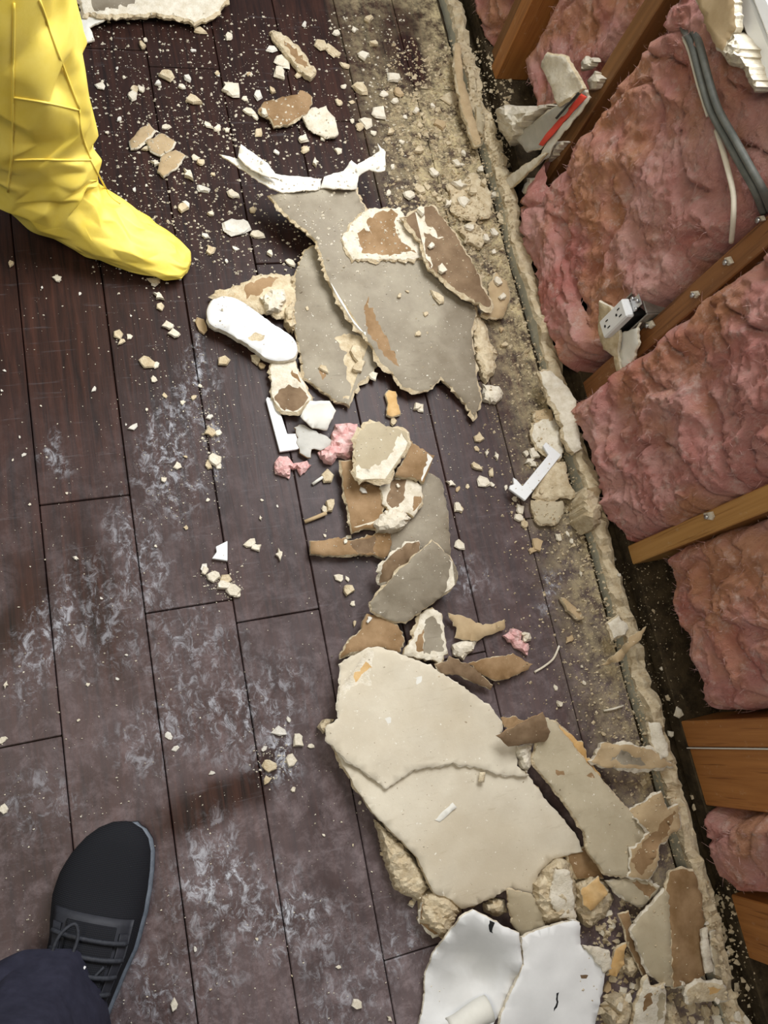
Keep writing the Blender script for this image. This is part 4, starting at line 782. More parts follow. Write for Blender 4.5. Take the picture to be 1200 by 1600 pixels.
# --- upper left
s0 = sheet('wallboard_piece', T('P', [(118, -40, .03), (360, -40, .03), (352, 0, .03), (338, 20, .028), (305, 34, .025), (285, 26, .028), (235, 20, .03), (215, 22, .03), (165, 22, .035), (130, 20, .03)]), th=.012, mats=('gypsum_white', 'gypsum', 'brown'), rim=.006, patches=[(T('P', [(130, -30), (215, -30), (210, 6), (150, 16)]), 'paper_grey_shaded')], label='grey and cream wallboard at the top edge beside the yellow leg')
sheet('white_scrap', T('P', [(120, 18, .02), (178, 20, .03), (160, 32, .025), (140, 42, .02), (148, 62, .012), (132, 66, .012), (122, 45, .016)]), th=.004, mats=('white_paper', 'gypsum_white', 'tan'), rim=.001, jag=1, grid=8, label='white paper scrap against the yellow leg at the top', cat='paper')
sheet('wallboard_piece', T('Z2', [(295, 115), (330, 118), (395, 170), (430, 215), (467, 265), (445, 292), (410, 268), (350, 195)]), z=.016, th=.013, mats=('gypsum', 'gypsum', 'brown'), rim=.004, grid=8, patches=[(T('Z2', [(340, 150), (385, 175), (440, 250), (420, 255), (370, 200)]), 'brown')], label='elongated cream and brown board near the top edge')
sheet('wallboard_piece', T('Z2', [(250, 415), (270, 382), (400, 352), (408, 335), (450, 362), (440, 420), (355, 468), (310, 472), (290, 440)]), z=.016, th=.008, mats=('brown', 'gypsum', 'brown'), rim=.003, grid=9, label='five-sided brown paper board in the upper scatter')
sheet('white_scrap', T('Z2', [(415, 440, .02), (450, 410, .025), (500, 400, .025), (540, 440, .02), (545, 505, .015), (500, 515, .012), (455, 490, .016)]), th=.006, mats=('gypsum_white', 'gypsum_white', 'tan'), rim=.003, grid=8, bumpz=.004, label='crumpled white scrap beside the five-sided brown board', cat='paper')
for c, pp, lb_ in (('A', [(610, 660), (660, 600), (700, 580), (725, 610), (690, 650), (640, 690), (615, 695)], 'upper left pinkish tan board flake beside the yellow leg'),
                   ('A', [(680, 660), (760, 625), (820, 660), (800, 700), (750, 725), (710, 705)], 'middle pinkish tan board flake beside the yellow leg'),
                   ('A', [(760, 730), (820, 700), (868, 725), (830, 780), (770, 825), (740, 800)], 'lower pinkish tan board flake beside the yellow leg')):
    sheet('board_flake', T(c, pp), z=.009, th=.007, mats=('tan', 'gypsum_white', 'brown'), rim=.003, grid=8, jag=1.2, label=lb_)
sheet('board_flake', T('Z6', [(668, 105), (685, 88), (715, 95), (722, 140), (737, 200), (700, 215), (675, 205), (680, 150)]), z=.010, th=.008, mats=('orange', 'gypsum', 'brown'), rim=.003, grid=8, jag=1.2, label='orange-tan flake on the floor between upper sheet and middle pile')
o = tube('wood_splinter', [at(*T('Z6', [(288, 706)])[0], .004), at(*T('Z6', [(330, 690)])[0], .006), at(*T('Z6', [(390, 665)])[0], .008)], .004, 'tan'); tag(o, 'tan splinter pointing at a cream crumb left of the middle pile', 'splinter')
o = tube('wood_splinter', [at(*T('Z6', [(325, 530)])[0], .003), at(*T('Z6', [(350, 512)])[0], .006), at(*T('Z6', [(375, 495)])[0], .005)], .0032, 'white_paper'); tag(o, 'short pale splinter below the pink fluff', 'splinter')
o = tube('wood_splinter', [at(*T('Y3', [(430, 92)])[0], .003), at(*T('Y3', [(480, 82)])[0], .006), at(*T('Y3', [(522, 68)])[0], .005)], .0022, 'gypsum_white'); tag(o, 'thin pale splinter at the wall foot above the bridging tan board', 'splinter')

# ================================================================== PEOPLE
def loft(name, rings, mat, parent=None, cap0=True, cap1=True, smooth=True):
    n = len(rings[0]); vs = [v for r in rings for v in r]; fs = []
    for i in range(len(rings) - 1):
        for k in range(n):
            k2 = (k + 1) % n; fs.append([i * n + k, i * n + k2, (i + 1) * n + k2, (i + 1) * n + k])
    if cap0: fs.append(list(range(n))[::-1])
    if cap1: fs.append([(len(rings) - 1) * n + k for k in range(n)])
    return mk(name, vs, fs, mat, parent=parent, smooth=smooth)
def fabric(name, c1, c2, rough, spec, bs, bstr, wave=None):
    m = simple(name, c1, c2, 12, rough, spec, bstr, bs, 0.0015)
    return m
M['yellow'] = simple('yellow_coverall', (0.82, 0.62, 0.085), (0.88, 0.70, 0.15), 14, 0.5, 0.35, 0.12, 90, 0.002)
M['navy'] = simple('navy_trousers', (0.016, 0.016, 0.028), (0.024, 0.024, 0.040), 60, 0.85, 0.2, 0.2, 700, 0.0008)
def knit():
    m, nt, b, pos = newmat('black_knit', 0.85, 0.2)
    v = mapping(nt, pos, (1, 1, 1), rot=(0, 0, math.radians(24)))
    wv = nt.nodes.new('ShaderNodeTexWave'); wv.inputs['Scale'].default_value = 130; wv.bands_direction = 'Y'; nt.links.new(v, wv.inputs['Vector'])
    w2 = nt.nodes.new('ShaderNodeTexWave'); w2.inputs['Scale'].default_value = 130; w2.bands_direction = 'X'; nt.links.new(v, w2.inputs['Vector'])
    hh = math_(nt, 'MULTIPLY', wv.outputs['Fac'], w2.outputs['Fac'])
    nt.links.new(mix(nt, hh, (0.006, 0.006, 0.008), (0.020, 0.022, 0.027)), b.inputs['Base Color'])
    nt.links.new(bump(nt, hh, 0.5, 0.001), b.inputs['Normal'])
    return m
M['knit'] = knit()
M['shoe_panel'] = simple('black_shoe_panel', (0.012, 0.013, 0.018), (0.022, 0.023, 0.03), 50, 0.6, 0.35, 0.2, 500, 0.0008)
M['midsole'] = simple('grey_blue_midsole', (0.07, 0.085, 0.105), (0.16, 0.18, 0.21), 40, 0.6, 0.4, 0.2, 200)
M['lace'] = simple('dark_lace', (0.018, 0.02, 0.026), (0.035, 0.037, 0.045), 200, 0.7, 0.3, 0.3, 600, 0.0008)

# worker in yellow coveralls: one leg with its attached foot cover
def lerp(a, b, t): return a + (b - a) * t
def crumple(o, seed, c0, c1):
    r = random.Random(seed)
    bm = bmesh.new(); bm.from_mesh(o.data)
    fs = [f for f in bm.faces if len(f.verts) == 4]
    for f in fs:                                               # a random diagonal in every cell: creases run both ways
        v = f.verts[:]; k = r.choice((0, 1)); bmesh.utils.face_split(f, v[k], v[k + 2])
    cl = bm.edges.layers.float.new('crease_edge') if 'crease_edge' not in bm.edges.layers.float else bm.edges.layers.float['crease_edge']
    for e in bm.edges: e[cl] = r.uniform(c0, c1) if r.random() < .55 else 0
    for f in bm.faces: f.smooth = True
    bm.to_mesh(o.data); bm.free()
    m = o.modifiers.new('folds', 'SUBSURF'); m.levels = 3; m.render_levels = 3
def yellow_leg():
    per = empty('person', (-0.10, 1.03, 0)); tag(per, 'person in a yellow coverall, one leg and covered foot at the upper left', 'person')
    fd = Vector((.905, -.425, 0)); sd_ = Vector((.425, .905, 0)); Z = Vector((0, 0, 1))
    # centre, side half-width, other half-width, tilt of ring (0 = upright ring across the foot, 1 = level ring round the shin)
    key = [((.130, .915, .020), .014, .010, 0.0), ((.122, .918, .022), .034, .018, 0.0), ((.100, .928, .027), .047, .025, 0.0), ((.06, .946, .038), .058, .036, 0.0), ((.0, .973, .052), .066, .050, 0.05), ((-.05, .998, .070), .072, .068, 0.18),
           ((-.090, 1.022, .098), .078, .100, 0.45), ((-.120, 1.042, .135), .084, .122, 0.72), ((-.133, 1.055, .19), .094, .128, 0.95), ((-.138, 1.062, .26), .105, .130, 1.0), ((-.140, 1.066, .34), .115, .132, 1.0),
           ((-.142, 1.07, .45), .122, .135, 1.0), ((-.145, 1.075, .58), .13, .14, 1.0), ((-.145, 1.08, .75), .135, .145, 1.0)]
    rings = []; n = 20; sub = 2; rr = random.Random(5)
    for i in range(len(key) - 1):
        (c0, a0, b0, t0), (c1, a1, b1, t1) = key[i], key[i + 1]
        for s in range(sub if i > 1 else 1):
            u = s / sub
            c = Vector(c0).lerp(Vector(c1), u); a = lerp(a0, a1, u); b = lerp(b0, b1, u); t = lerp(t0, t1, u) * math.pi / 2
            e2 = (Z * math.cos(t) + fd * math.sin(t))          # direction of the ring's top / front of shin
            leg = t / (math.pi / 2); ring = []; ph = rr.uniform(-.5, .5) * (2 * math.pi / n)
            for k in range(n):
                th = 2 * math.pi * k / n + ph + rr.uniform(-.3, .3) * (2 * math.pi / n)
                ca, sa = math.cos(th), math.sin(th)
                d = (sd_ * ca + e2 * sa)
                jit = rr.uniform(-1, 1) * (.004 + .007 * leg) * min(1, i / 2)
                p = c + sd_ * a * ca + e2 * b * sa
                p = p + d * (jit + .016 * leg * noise.noise(Vector((ca * 2, sa * 2, p.z * 1.5))))
                p += (e2.cross(sd_)) * rr.uniform(-.012, .012) * min(1, i / 3)
                if p.z < 0.003: p.z = 0.003
                ring.append(p)
            rings.append(ring)
    o = loft('coverall_leg', rings, 'yellow', per)
    crumple(o, 9, .25, .85)
    return per, o
per, leg = yellow_leg()
# welded ankle seam of the foot cover; the remaining tubes stand in for cloth folds
def on_leg(px, py, off=.0012):
    bv = on_leg.bvh; r = ray(px, py).normalized(); h = bv.ray_cast(Vector((0, 0, H)), r)
    return h[0] - r * off if h[0] else None
bpy.context.view_layer.update()
me = leg.evaluated_get(bpy.context.evaluated_depsgraph_get()).to_mesh(); lo = ORG[leg.name]
on_leg.bvh = BVHTree.FromPolygons([v.co + lo for v in me.vertices], [list(p.vertices) for p in me.polygons])
for pts in ([(22, 250), (60, 249), (100, 250), (142, 250)], [(142, 250), (155, 275), (172, 305), (188, 318)], [(20, 152), (70, 160), (124, 172)], [(22, 5), (21, 80), (20, 150), (19, 230), (12, 300)], [(124, 172), (128, 210), (142, 248)], [(62, 0), (90, 80), (124, 170)]):
    q = [on_leg(*p) for p in [(a.x, a.y) for a in spline([Vector((x, y, 0)) for x, y in pts], 8)]]
    q = [p for p in q if p]
    if len(q) > 3: tube('seam', q, .0016, 'yellow', per, seg=6)

# photographer: dark trousers and a black knit sneaker
p2 = empty('person', (-0.20, -0.28, 0)); tag(p2, 'person in navy trousers and a black knit sneaker, foot at the lower left', 'person')
ax = Vector((-.42, -.9075, 0)); sx = Vector((.9075, -.42, 0)); toe = Vector((-.108, -.103, 0)); LEN = .345
def wid(s):   # half width of the sole from toe (0) to heel (1): outer side, inner side
    k = [(0, .004), (.015, .022), (.05, .038), (.1, .050), (.17, .060), (.26, .067), (.35, .069), (.45, .065), (.6, .056), (.75, .050), (.88, .047), (.95, .038), (.985, .022), (1, .005)]
    for (a, x), (b, y) in zip(k[:-1], k[1:]):
        if a <= s <= b: return lerp(x, y, (s - a) / (b - a))
    return .01
def hgt(s):
    k = [(0, .030), (.03, .042), (.08, .050), (.18, .057), (.3, .066), (.42, .083), (.55, .102), (.65, .112), (.8, .108), (.95, .105), (1, .07)]
    for (a, x), (b, y) in zip(k[:-1], k[1:]):
        if a <= s <= b: return lerp(x, y, (s - a) / (b - a))
    return .05
def skew(s): return -.010 * math.sin(min(1, s / .5) * math.pi) + .004
SS = [0, .006, .015, .03, .05, .075, .1, .14, .18, .22, .26, .3, .35, .4, .45, .5, .55, .6, .65, .7, .75, .8, .85, .9, .95, .985, 1]
def shoe_pt(s, th, grow=0.0, zlift=0.0):
    c = toe + ax * LEN * s + sx * skew(s); a = (wid(s) + .002) + grow; h = hgt(s) - .018 + grow
    ca, sa = math.cos(th), math.sin(th)
    pw = lambda v, e: math.copysign(abs(v) ** e, v)
    return c + sx * a * pw(ca, .75) + Vector((0, 0, .018 + zlift + h * pw(max(0, sa), .85)))
sn = empty('sneaker', (-0.16, -0.24, 0)); sn.parent = p2; sn.location = Vector((-0.16, -0.24, 0)) - ORG[p2.name]
rings = []
for s in SS:
    rings.append([shoe_pt(s, math.pi * k / 24) for k in range(25)] + [toe + ax * LEN * s + sx * (skew(s) + (wid(s) - .006) * u) + Vector((0, 0, .017)) for u in (-.6, 0, .6)])
loft('knit_upper', rings, 'knit', sn)
# sole: cushion with a groove line
def sole(name, z0, z1, grow, mat):
    ot = []
    for s in SS: ot.append((s, 1))
    for s in SS[::-1][1:-1]: ot.append((s, -1))
    rg = []
    for z, g in ((z0, grow - .003), (z0 + .004, grow), ((z0 + z1) / 2, grow + .0015), (z1 - .003, grow), (z1, grow - .003)):
        rg.append([toe - ax * (g if s == 0 else 0) + ax * LEN * s + sx * (skew(s) + .008 + sd_ * (wid(s) + g - .002)) + Vector((0, 0, z)) for s, sd_ in ot])
    return loft(name, rg[::-1], mat, sn, smooth=True)
sole('outsole', .001, .010, .001, 'black'); sole('midsole', .0105, .024, .001, 'midsole')
# toe guard film, lacing panel, tongue, laces
def patchon(name, s0, s1, t0, t1, mat, lift, ns=14, nt_=14, taper=0):
    vs, fs = [], []
    for lay in (lift, lift - .003):
        for i in range(ns + 1):
            s = lerp(s0, s1, i / ns)
            for k in range(nt_ + 1):
                u = k / nt_; tc = (t0 + t1) / 2; w_ = (t1 - t0) / 2 * (1 + taper * i / ns)
                vs.append(shoe_pt(s, tc + (2 * u - 1) * w_, lay))
    m = (ns + 1) * (nt_ + 1)
    for o_ in (0, m):
        for i in range(ns):
            for k in range(nt_):
                a = o_ + i * (nt_ + 1) + k; f = [a, a + 1, a + nt_ + 2, a + nt_ + 1]; fs.append(f[::-1] if o_ == 0 else f)
    for i in range(ns):
        for k in (0, nt_): a = i * (nt_ + 1) + k; fs.append([a, a + nt_ + 1, a + nt_ + 1 + m, a + m])
    for k in range(nt_):
        for i in (0, ns): a = i * (nt_ + 1) + k; fs.append([a, a + 1, a + 1 + m, a + m])
    return mk(name, vs, fs, mat, smooth=True, parent=sn)
patchon('lace_panel', .37, .74, math.radians(42), math.radians(138), 'shoe_panel', .004)
patchon('tongue', .40, .76, math.radians(68), math.radians(112), 'knit', .008)
patchon('eyelet_row', .42, .74, math.radians(48), math.radians(62), 'shoe_panel', .008)
patchon('eyelet_row', .42, .74, math.radians(118), math.radians(132), 'shoe_panel', .008)
for s in (.45, .51, .57, .63, .69):
    tube('lace', [shoe_pt(s + .004 * math.sin(t * 3), math.radians(52 + 76 * t), .012) for t in np.linspace(0, 1, 14)], .0034, 'lace', sn, seg=6)
c0 = shoe_pt(.50, math.radians(102), .018)
tube('lace_loop', spline([c0 + sx * a + ax * b + Vector((0, 0, z)) for a, b, z in ((0, .03, .004), (-.018, .012, .010), (-.017, -.02, .010), (-.002, -.036, .004), (.008, -.018, .003), (.006, .008, .006), (0, .028, .004))], 6), .0026, 'lace', sn, seg=6)
for a0, a1 in (((.018, .050), (.055, .012)), ((.012, .045), (.045, .04))):
    tube('lace_end', spline([c0 + sx * a0[0] + ax * a0[1], c0 + sx * (a0[0] + a1[0]) / 2 + ax * ((a0[1] + a1[1]) / 2 + .006) + Vector((0, 0, .006)), c0 + sx * a1[0] + ax * a1[1] + Vector((0, 0, -.004))], 6), .0022, 'lace', sn, seg=6)
tube('lace_tip', [c0 + sx * .020 + ax * .042 + Vector((0, 0, .008)), c0 + sx * .030 + ax * .012 + Vector((0, 0, .008))], .0016, 'white', sn, seg=6)
# trouser leg
rings = []; rr = random.Random(8); lc = at(28, 1640, .12)
for j in range(15):
    v = j / 14; z = .085 + v * .82; ring = []
    c = Vector((lc.x - .05 * v, lc.y - .10 * v, 0)); R = .112 + .02 * v
    for k in range(22):
        th = 2 * math.pi * k / 22; d = Vector((math.cos(th), math.sin(th), 0))
        front = max(0, d.dot(-ax))
        q = R * (1 + .10 * front * max(0, 1 - v * 6)) + rr.uniform(-.010, .010) + .012 * noise.noise(Vector((d.x * 2, d.y * 2, z * 4)))
        zz = z + (.035 * front ** 2 - .03 * (1 - front)) * max(0, 1 - v * 8) + rr.uniform(-.012, .012)
        ring.append(c + d * q + Vector((0, 0, zz)))
    rings.append(ring)
o = loft('trouser_leg', rings, 'navy', p2, cap0=False); crumple(o, 4, .2, .7)

# ================================================================== CRUMBS
BV = BVHTree.FromPolygons(TRIS_V, TRIS_F)
def drop(px, py):
    r = ray(px, py).normalized(); h = BV.ray_cast(Vector((0, 0, H)), r)
    if h[0] is not None and h[0].z > 0: return h[0]
    return at(px, py, 0)
rc_ = random.Random(21)
PROTO = {}
def chipmesh(mat, v):
    n = rc_.choice((5, 6, 7, 8, 9)); vs = []
    flat = rc_.uniform(.14, .36)
    ph = rc_.uniform(0, 6); ell = rc_.uniform(.6, 1)
    rad = [rc_.uniform(.24, .60) for _ in range(n)]
    for z, g in ((0, .9), (flat * .45, 1.04), (flat, .86)):
        for k in range(n):
            th = 2 * math.pi * k / n + ph
            vs.append((math.cos(th) * rad[k] * g + rc_.uniform(-.04, .04), math.sin(th) * rad[k] * g * ell + rc_.uniform(-.04, .04), z + (rc_.uniform(-.08, .08) * flat if z else 0)))
    fs = [list(range(n))[::-1], [2 * n + k for k in range(n)]]
    for L in (0, 1):
        for k in range(n): k2 = (k + 1) % n; fs.append([L * n + k, L * n + k2, (L + 1) * n + k2, (L + 1) * n + k])
    me = bpy.data.meshes.new('plaster_crumb'); me.from_pydata(vs, [], fs); me.materials.append(M[mat]); me.update(); return me
for mt in ('gypsum', 'gypsum_white', 'tan', 'white'): PROTO[mt] = [chipmesh('chalk' if mt == 'white' else mt, k) for k in range(12)]
REG = [('yellow', 'small pale plaster crumb in the upper left scatter beside the yellow leg', 'upper scatter crumbs', lambda x, y: x < 400 and y < 440),
       ('top', 'small cream plaster crumb in the scatter above the large upper sheet', 'top scatter crumbs', lambda x, y: y < 330 and x < 640),
       ('wallr', 'cream plaster crumb in the rubble between the large upper sheet and the wall', 'upper wall rubble crumbs', lambda x, y: y < 480 and x >= 600),
       ('mid', 'small plaster crumb around the edges of the large upper sheet', 'crumbs around the upper sheet', lambda x, y: y < 640 and x >= 290),
       ('wallm', 'cream plaster crumb on dusty floor between the middle pile and the wall', 'middle wall crumbs', lambda x, y: x >= 690 and y < 1150),
       ('pile', 'small pale crumb beside the left edge of the middle pile', 'crumbs by the middle pile', lambda x, y: 470 <= x < 690 and y < 1150),
       ('left', 'small white crumb on the bare dark planks at the left', 'crumbs on the left planks', lambda x, y: x < 470 and y < 1050),
       ('lowl', 'small white crumb on the smeared planks around the black sneaker', 'crumbs around the sneaker', lambda x, y: x < 560),
       ('low', 'small cream crumb beside the largest beige sheet and white sheets', 'crumbs around the largest sheet', lambda x, y: x < 900),
       ('corner', 'cream plaster crumb in the rubble of the lower right corner', 'lower right rubble crumbs', lambda x, y: True)]
NCH = [0]; ALLCH = []
def chip(px, py, size_px, mat=None, flat=1.0, ang=None, aspect=1.0):
    p = drop(px, py); sc = (Vector((0, 0, H)) - p).dot(cam2world(Vector((0, 0, -1)))) / F
    s = size_px * sc * 0.98
    mat = mat or rc_.choice(['gypsum_white', 'gypsum_white', 'gypsum'])
    o = bpy.data.objects.new('plaster_crumb', rc_.choice(PROTO[mat])); COL.objects.link(o)
    o.location = p + Vector((0, 0, .0003)); o.scale = (s * aspect, s / max(1, aspect ** .5), min(s, .03) * flat)
    o.rotation_euler = (0, 0, rc_.uniform(0, 6.28) if ang is None else ang)
    for _, lb_, gr, fn in REG:
        if fn(px, py): tag(o, lb_, 'plaster crumb', gr); break
    ALLCH.append((o, px, py, size_px, mat))
    NCH[0] += 1
def chips(crop, lst):
    s = CROPS[crop][2]
    for c in lst:
        x, y = T(crop, [c[:2]])[0]; chip(x, y, c[2] / s, *(c[3:]))
chips('A', [(780, 355, 80), (740, 395, 45, 'white'), (625, 460, 70), (880, 375, 55, 'white'), (855, 410, 40), (905, 475, 85), (470, 405, 50), (665, 425, 45), (1085, 430, 100), (1150, 465, 35), (690, 700, 50), (730, 770, 50), (885, 825, 70),
            (950, 890, 80, 'white'), (850, 980, 60), (875, 960, 45, 'white'), (1120, 1060, 150, 'white'), (960, 1110, 50, 'white'), (990, 1175, 65), (1100, 1165, 40, 'white'), (1060, 1225, 30, 'white'), (1020, 600, 50), (970, 590, 60), (1065, 610, 25, 'white'), (1100, 915, 70), (1185, 990, 40),
            (940, 150, 60), (905, 240, 35, 'white'), (1075, 180, 50), (1020, 345, 30), (1165, 350, 30, 'tan'), (500, 625, 30), (55, 1240, 42), (270, 1310, 40), (720, 1320, 60), (990, 1010, 50), (915, 740, 40), (945, 770, 45), (1000, 820, 30), (780, 600, 45), (560, 560, 35, 'white'), (630, 890, 28, 'white'), (705, 825, 22, 'white'), (680, 190, 28), (550, 320, 22, 'white')])
chips('Z2', [(420, 95, 35, 'white'), (300, 190, 50, 'white'), (335, 235, 75), (330, 280, 60), (400, 285, 35), (570, 250, 40), (480, 175, 60), (520, 190, 65), (545, 205, 40), (640, 215, 60), (680, 170, 42), (630, 340, 60), (720, 355, 40), (755, 300, 60), (550, 385, 35), (600, 455, 25), (700, 430, 85), (650, 465, 60), (625, 480, 40), (745, 500, 40), (760, 385, 35),
             (145, 340, 90), (245, 360, 60, 'white'), (300, 345, 35), (215, 425, 50), (235, 440, 35), (250, 500, 45), (415, 525, 45), (420, 565, 40), (460, 615, 40), (320, 575, 30, 'white'), (130, 490, 25), (245, 885, 55), (95, 280, 25, 'white'), (215, 280, 25), (850, 570, 50), (905, 655, 55), (855, 715, 50), (815, 735, 50), (910, 730, 35), (960, 770, 50),
             (925, 750, 35), (860, 795, 60), (1000, 700, 60), (1130, 740, 50), (1160, 820, 60), (970, 370, 80), (840, 420, 40), (850, 510, 30), (750, 625, 35), (735, 725, 30), (800, 440, 22), (540, 130, 35), (605, 115, 28), (660, 80, 45), (770, 350, 50, 'tan'), (570, 325, 30), (600, 385, 25), (680, 500, 28), (785, 535, 25), (270, 430, 45), (490, 520, 30), (1050, 720, 60), (1090, 690, 40), (1020, 760, 55), (1075, 640, 50), (1100, 900, 45), (1040, 860, 50), (1130, 880, 50), (930, 470, 55, 'tan'), (900, 400, 35), (960, 540, 30), (1010, 620, 28)])
chips('Z4', [(300, 445, 40), (370, 480, 40), (135, 825, 50), (250, 820, 60), (268, 845, 45, 'tan'), (55, 705, 75, 'tan'), (895, 605, 72), (900, 505, 65), (820, 730, 25), (755, 597, 25), (1100, 545, 40), (665, 880, 40), (820, 990, 48), (600, 800, 95, 'gypsum'), (610, 850, 70, 'gypsum'), (490, 855, 40), (1120, 600, 40), (1115, 715, 30, 'tan'), (1125, 770, 35), (850, 660, 20), (785, 580, 18), (430, 640, 18)])
chips('Y5', [(285, 118, 45), (210, 158, 20, 'white'), (400, 190, 20, 'white'), (795, 205, 62), (800, 255, 50), (770, 128, 60), (840, 355, 60), (870, 395, 62), (590, 395, 60), (610, 430, 50), (645, 405, 35), (740, 535, 80), (780, 545, 45), (770, 620, 42), (470, 670, 35, 'white', 1.4), (665, 858, 52, 'white'), (630, 845, 16, 'white'), (120, 995, 28, 'white', 1.3), (335, 1187, 20), (150, 1243, 20), (380, 1513, 32, 'white', 1.3), (930, 1358, 32),
             (1050, 805, 50, 'white'), (1050, 880, 75), (1090, 890, 45), (1070, 1020, 80), (1040, 1045, 50), (1090, 1050, 45), (820, 1120, 42), (885, 1050, 45), (655, 300, 16, 'white'), (1040, 1220, 25), (825, 700, 32), (970, 710, 30), (1000, 650, 26), (735, 770, 20), (1020, 1560, 60, 'white'), (25, 575, 22, 'white'), (10, 675, 20, 'white'), (100, 907, 18, 'white'), (65, 1022, 20), (915, 735, 30), (930, 1005, 28), (780, 1450, 26), (205, 750, 15)])
chips('Z6', [(395, 500, 75), (405, 630, 80), (380, 650, 45), (30, 805, 60), (60, 825, 50), (170, 860, 60), (450, 970, 52), (490, 975, 38), (485, 1025, 65), (515, 1090, 30), (520, 1180, 35), (560, 560, 48, 'white'), (725, 540, 30), (1105, 315, 68, 'gypsum'), (1140, 385, 35), (1095, 365, 30), (1185, 400, 42), (1085, 450, 70, 'gypsum'), (1160, 475, 45, 'gypsum'), (970, 527, 50), (1005, 553, 36, 'tan'), (1120, 520, 80), (1165, 535, 36), (1050, 540, 25), (1005, 640, 55), (90, 605, 20), (160, 633, 16, 'white'), (80, 690, 25), (1010, 815, 65), (700, 240, 40), (830, 175, 52), (590, 1165, 45, 'white'), (490, 780, 40), (380, 770, 22), (480, 800, 28)])
chips('Z7', [(330, 650, 60, 'tan'), (315, 672, 45, 'tan'), (455, 1005, 45, 'tan'), (400, 1185, 28), (510, 1170, 20), (500, 1108, 16), (495, 760, 25), (415, 1250, 40), (40, 515, 45), (215, 435, 30), (265, 520, 45), (265, 550, 45), (285, 570, 40), (320, 310, 50), (300, 340, 45), (315, 350, 40), (350, 450, 30), (290, 310, 35), (410, 625, 35), (250, 480, 25), (800, 1115, 25), (825, 1225, 30), (770, 900, 18), (640, 765, 22), (860, 1280, 45), (445, 610, 30), (460, 640, 28)])
chips('Y6', [(20, 480, 26), (10, 670, 32), (15, 905, 36), (260, 48, 20), (700, 90, 40), (730, 110, 50), (760, 140, 60), (790, 160, 62), (810, 175, 35), (770, 120, 45), (958, 640, 60, 'white'), (1018, 668, 50), (990, 735, 48), (1060, 690, 24), (1000, 835, 20), (725, 780, 25, 'white'), (910, 805, 40), (920, 755, 50), (900, 700, 30, 'white'), (400, 460, 15, 'white'), (432, 378, 13, 'white'), (300, 478, 15), (345, 185, 13, 'white'), (268, 600, 13), (580, 655, 34, 'white', .3), (600, 695, 34, 'white', .3), (985, 600, 25, 'white')])
chips('Y7', [(580, 95, 22), (715, 292, 22), (860, 1025, 55), (780, 865, 32), (65, 1035, 65), (155, 790, 26, 'white'), (420, 745, 18), (870, 150, 20), (885, 185, 16), (1095, 590, 26), (970, 375, 25), (1000, 1090, 30), (840, 335, 15), (220, 965, 14), (575, 905, 12)])
chips('Y3', [(490, 1170, 45), (470, 1090, 50), (420, 1130, 50), (450, 1040, 40), (560, 1380, 40), (520, 1400, 45), (590, 1360, 35), (840, 1480, 60), (900, 1500, 55), (950, 1490, 50), (1010, 1500, 60), (1050, 1520, 50), (880, 1560, 50), (960, 1550, 60), (1040, 1570, 60), (1090, 1540, 45), (840, 1540, 40), (910, 1090, 30), (905, 1050, 35), (850, 540, 40), (845, 495, 35), (990, 1000, 35), (1015, 1220, 35), (740, 200, 45), (425, 200, 28), (215, 60, 30), (440, 1390, 60, 'tan'), (500, 1480, 50), (470, 1350, 40)])
nrand = 0
while NCH[0] < 295 + 60 and nrand < 60:          # crumbs among the traced ones, up to 300 of the kind in view
    nrand += 1
    if NCH[0] >= 335: break
    u = rc_.random()
    if u < .45: x, y = rc_.uniform(640, 790), rc_.uniform(150, 420)
    elif u < .7: x, y = rc_.uniform(180, 600), rc_.uniform(60, 300)
    else: x, y = rc_.uniform(980, 1150), rc_.uniform(1540, 1600)
    if at(x, y).x > .85 and y < 1400: continue
    chip(x, y, rc_.uniform(8, 17))

# say which crumb is which: by size, colour and the nearest thing one can find
LAND = [('the yellow leg', 150, 200), ('the yellow toe', 265, 420), ('the elongated board', 458, 85), ('the five-sided brown board', 445, 175), ('the crumpled white scrap', 500, 192), ('the pinkish tan flakes', 240, 235),
        ('the left curled strip', 400, 262), ('the right curled strip', 585, 250), ('the brown-centred piece', 600, 365), ('the dark brown wedge', 715, 400), ('the white rounded slab', 390, 515), ('the tucked grey piece', 515, 540),
        ('the large upper sheet', 660, 490), ('the orange-tan flake', 614, 632), ('the left white bracket', 440, 665), ('the small pink tuft', 455, 728), ('the middle pile top board', 597, 705), ('the long brown strip', 535, 853), ('the oval grey board', 650, 910),
        ('the bow-tie scrap', 745, 975), ('the right pink tuft', 810, 1000), ('the curved splinter', 855, 1030), ('the right white bracket', 838, 738), ('the square beige scrap', 855, 800), ('the pointed tan sliver', 897, 950), ('the curled tan sliver', 975, 1010),
        ('the white plastic corner', 345, 860), ('the black sneaker', 190, 1390), ('the largest sheet corner', 505, 1140), ('the stained plaster chunk', 690, 1430), ('the left white sheet', 735, 1510), ('the right white sheet', 870, 1510), ('the folded board', 1040, 1440),
        ('the oblong cream piece', 1105, 1550), ('the bridging tan board', 985, 1180), ('the wide orange stud', 1110, 1220), ('the top edge board', 240, 10), ('the swept dark patch', 640, 70), ('the farthest stud', 760, 120), ('the red-striped board', 840, 210), ('the cream rubble scrap', 740, 320), ('the dark cavity', 1020, 960)]
byl = {}
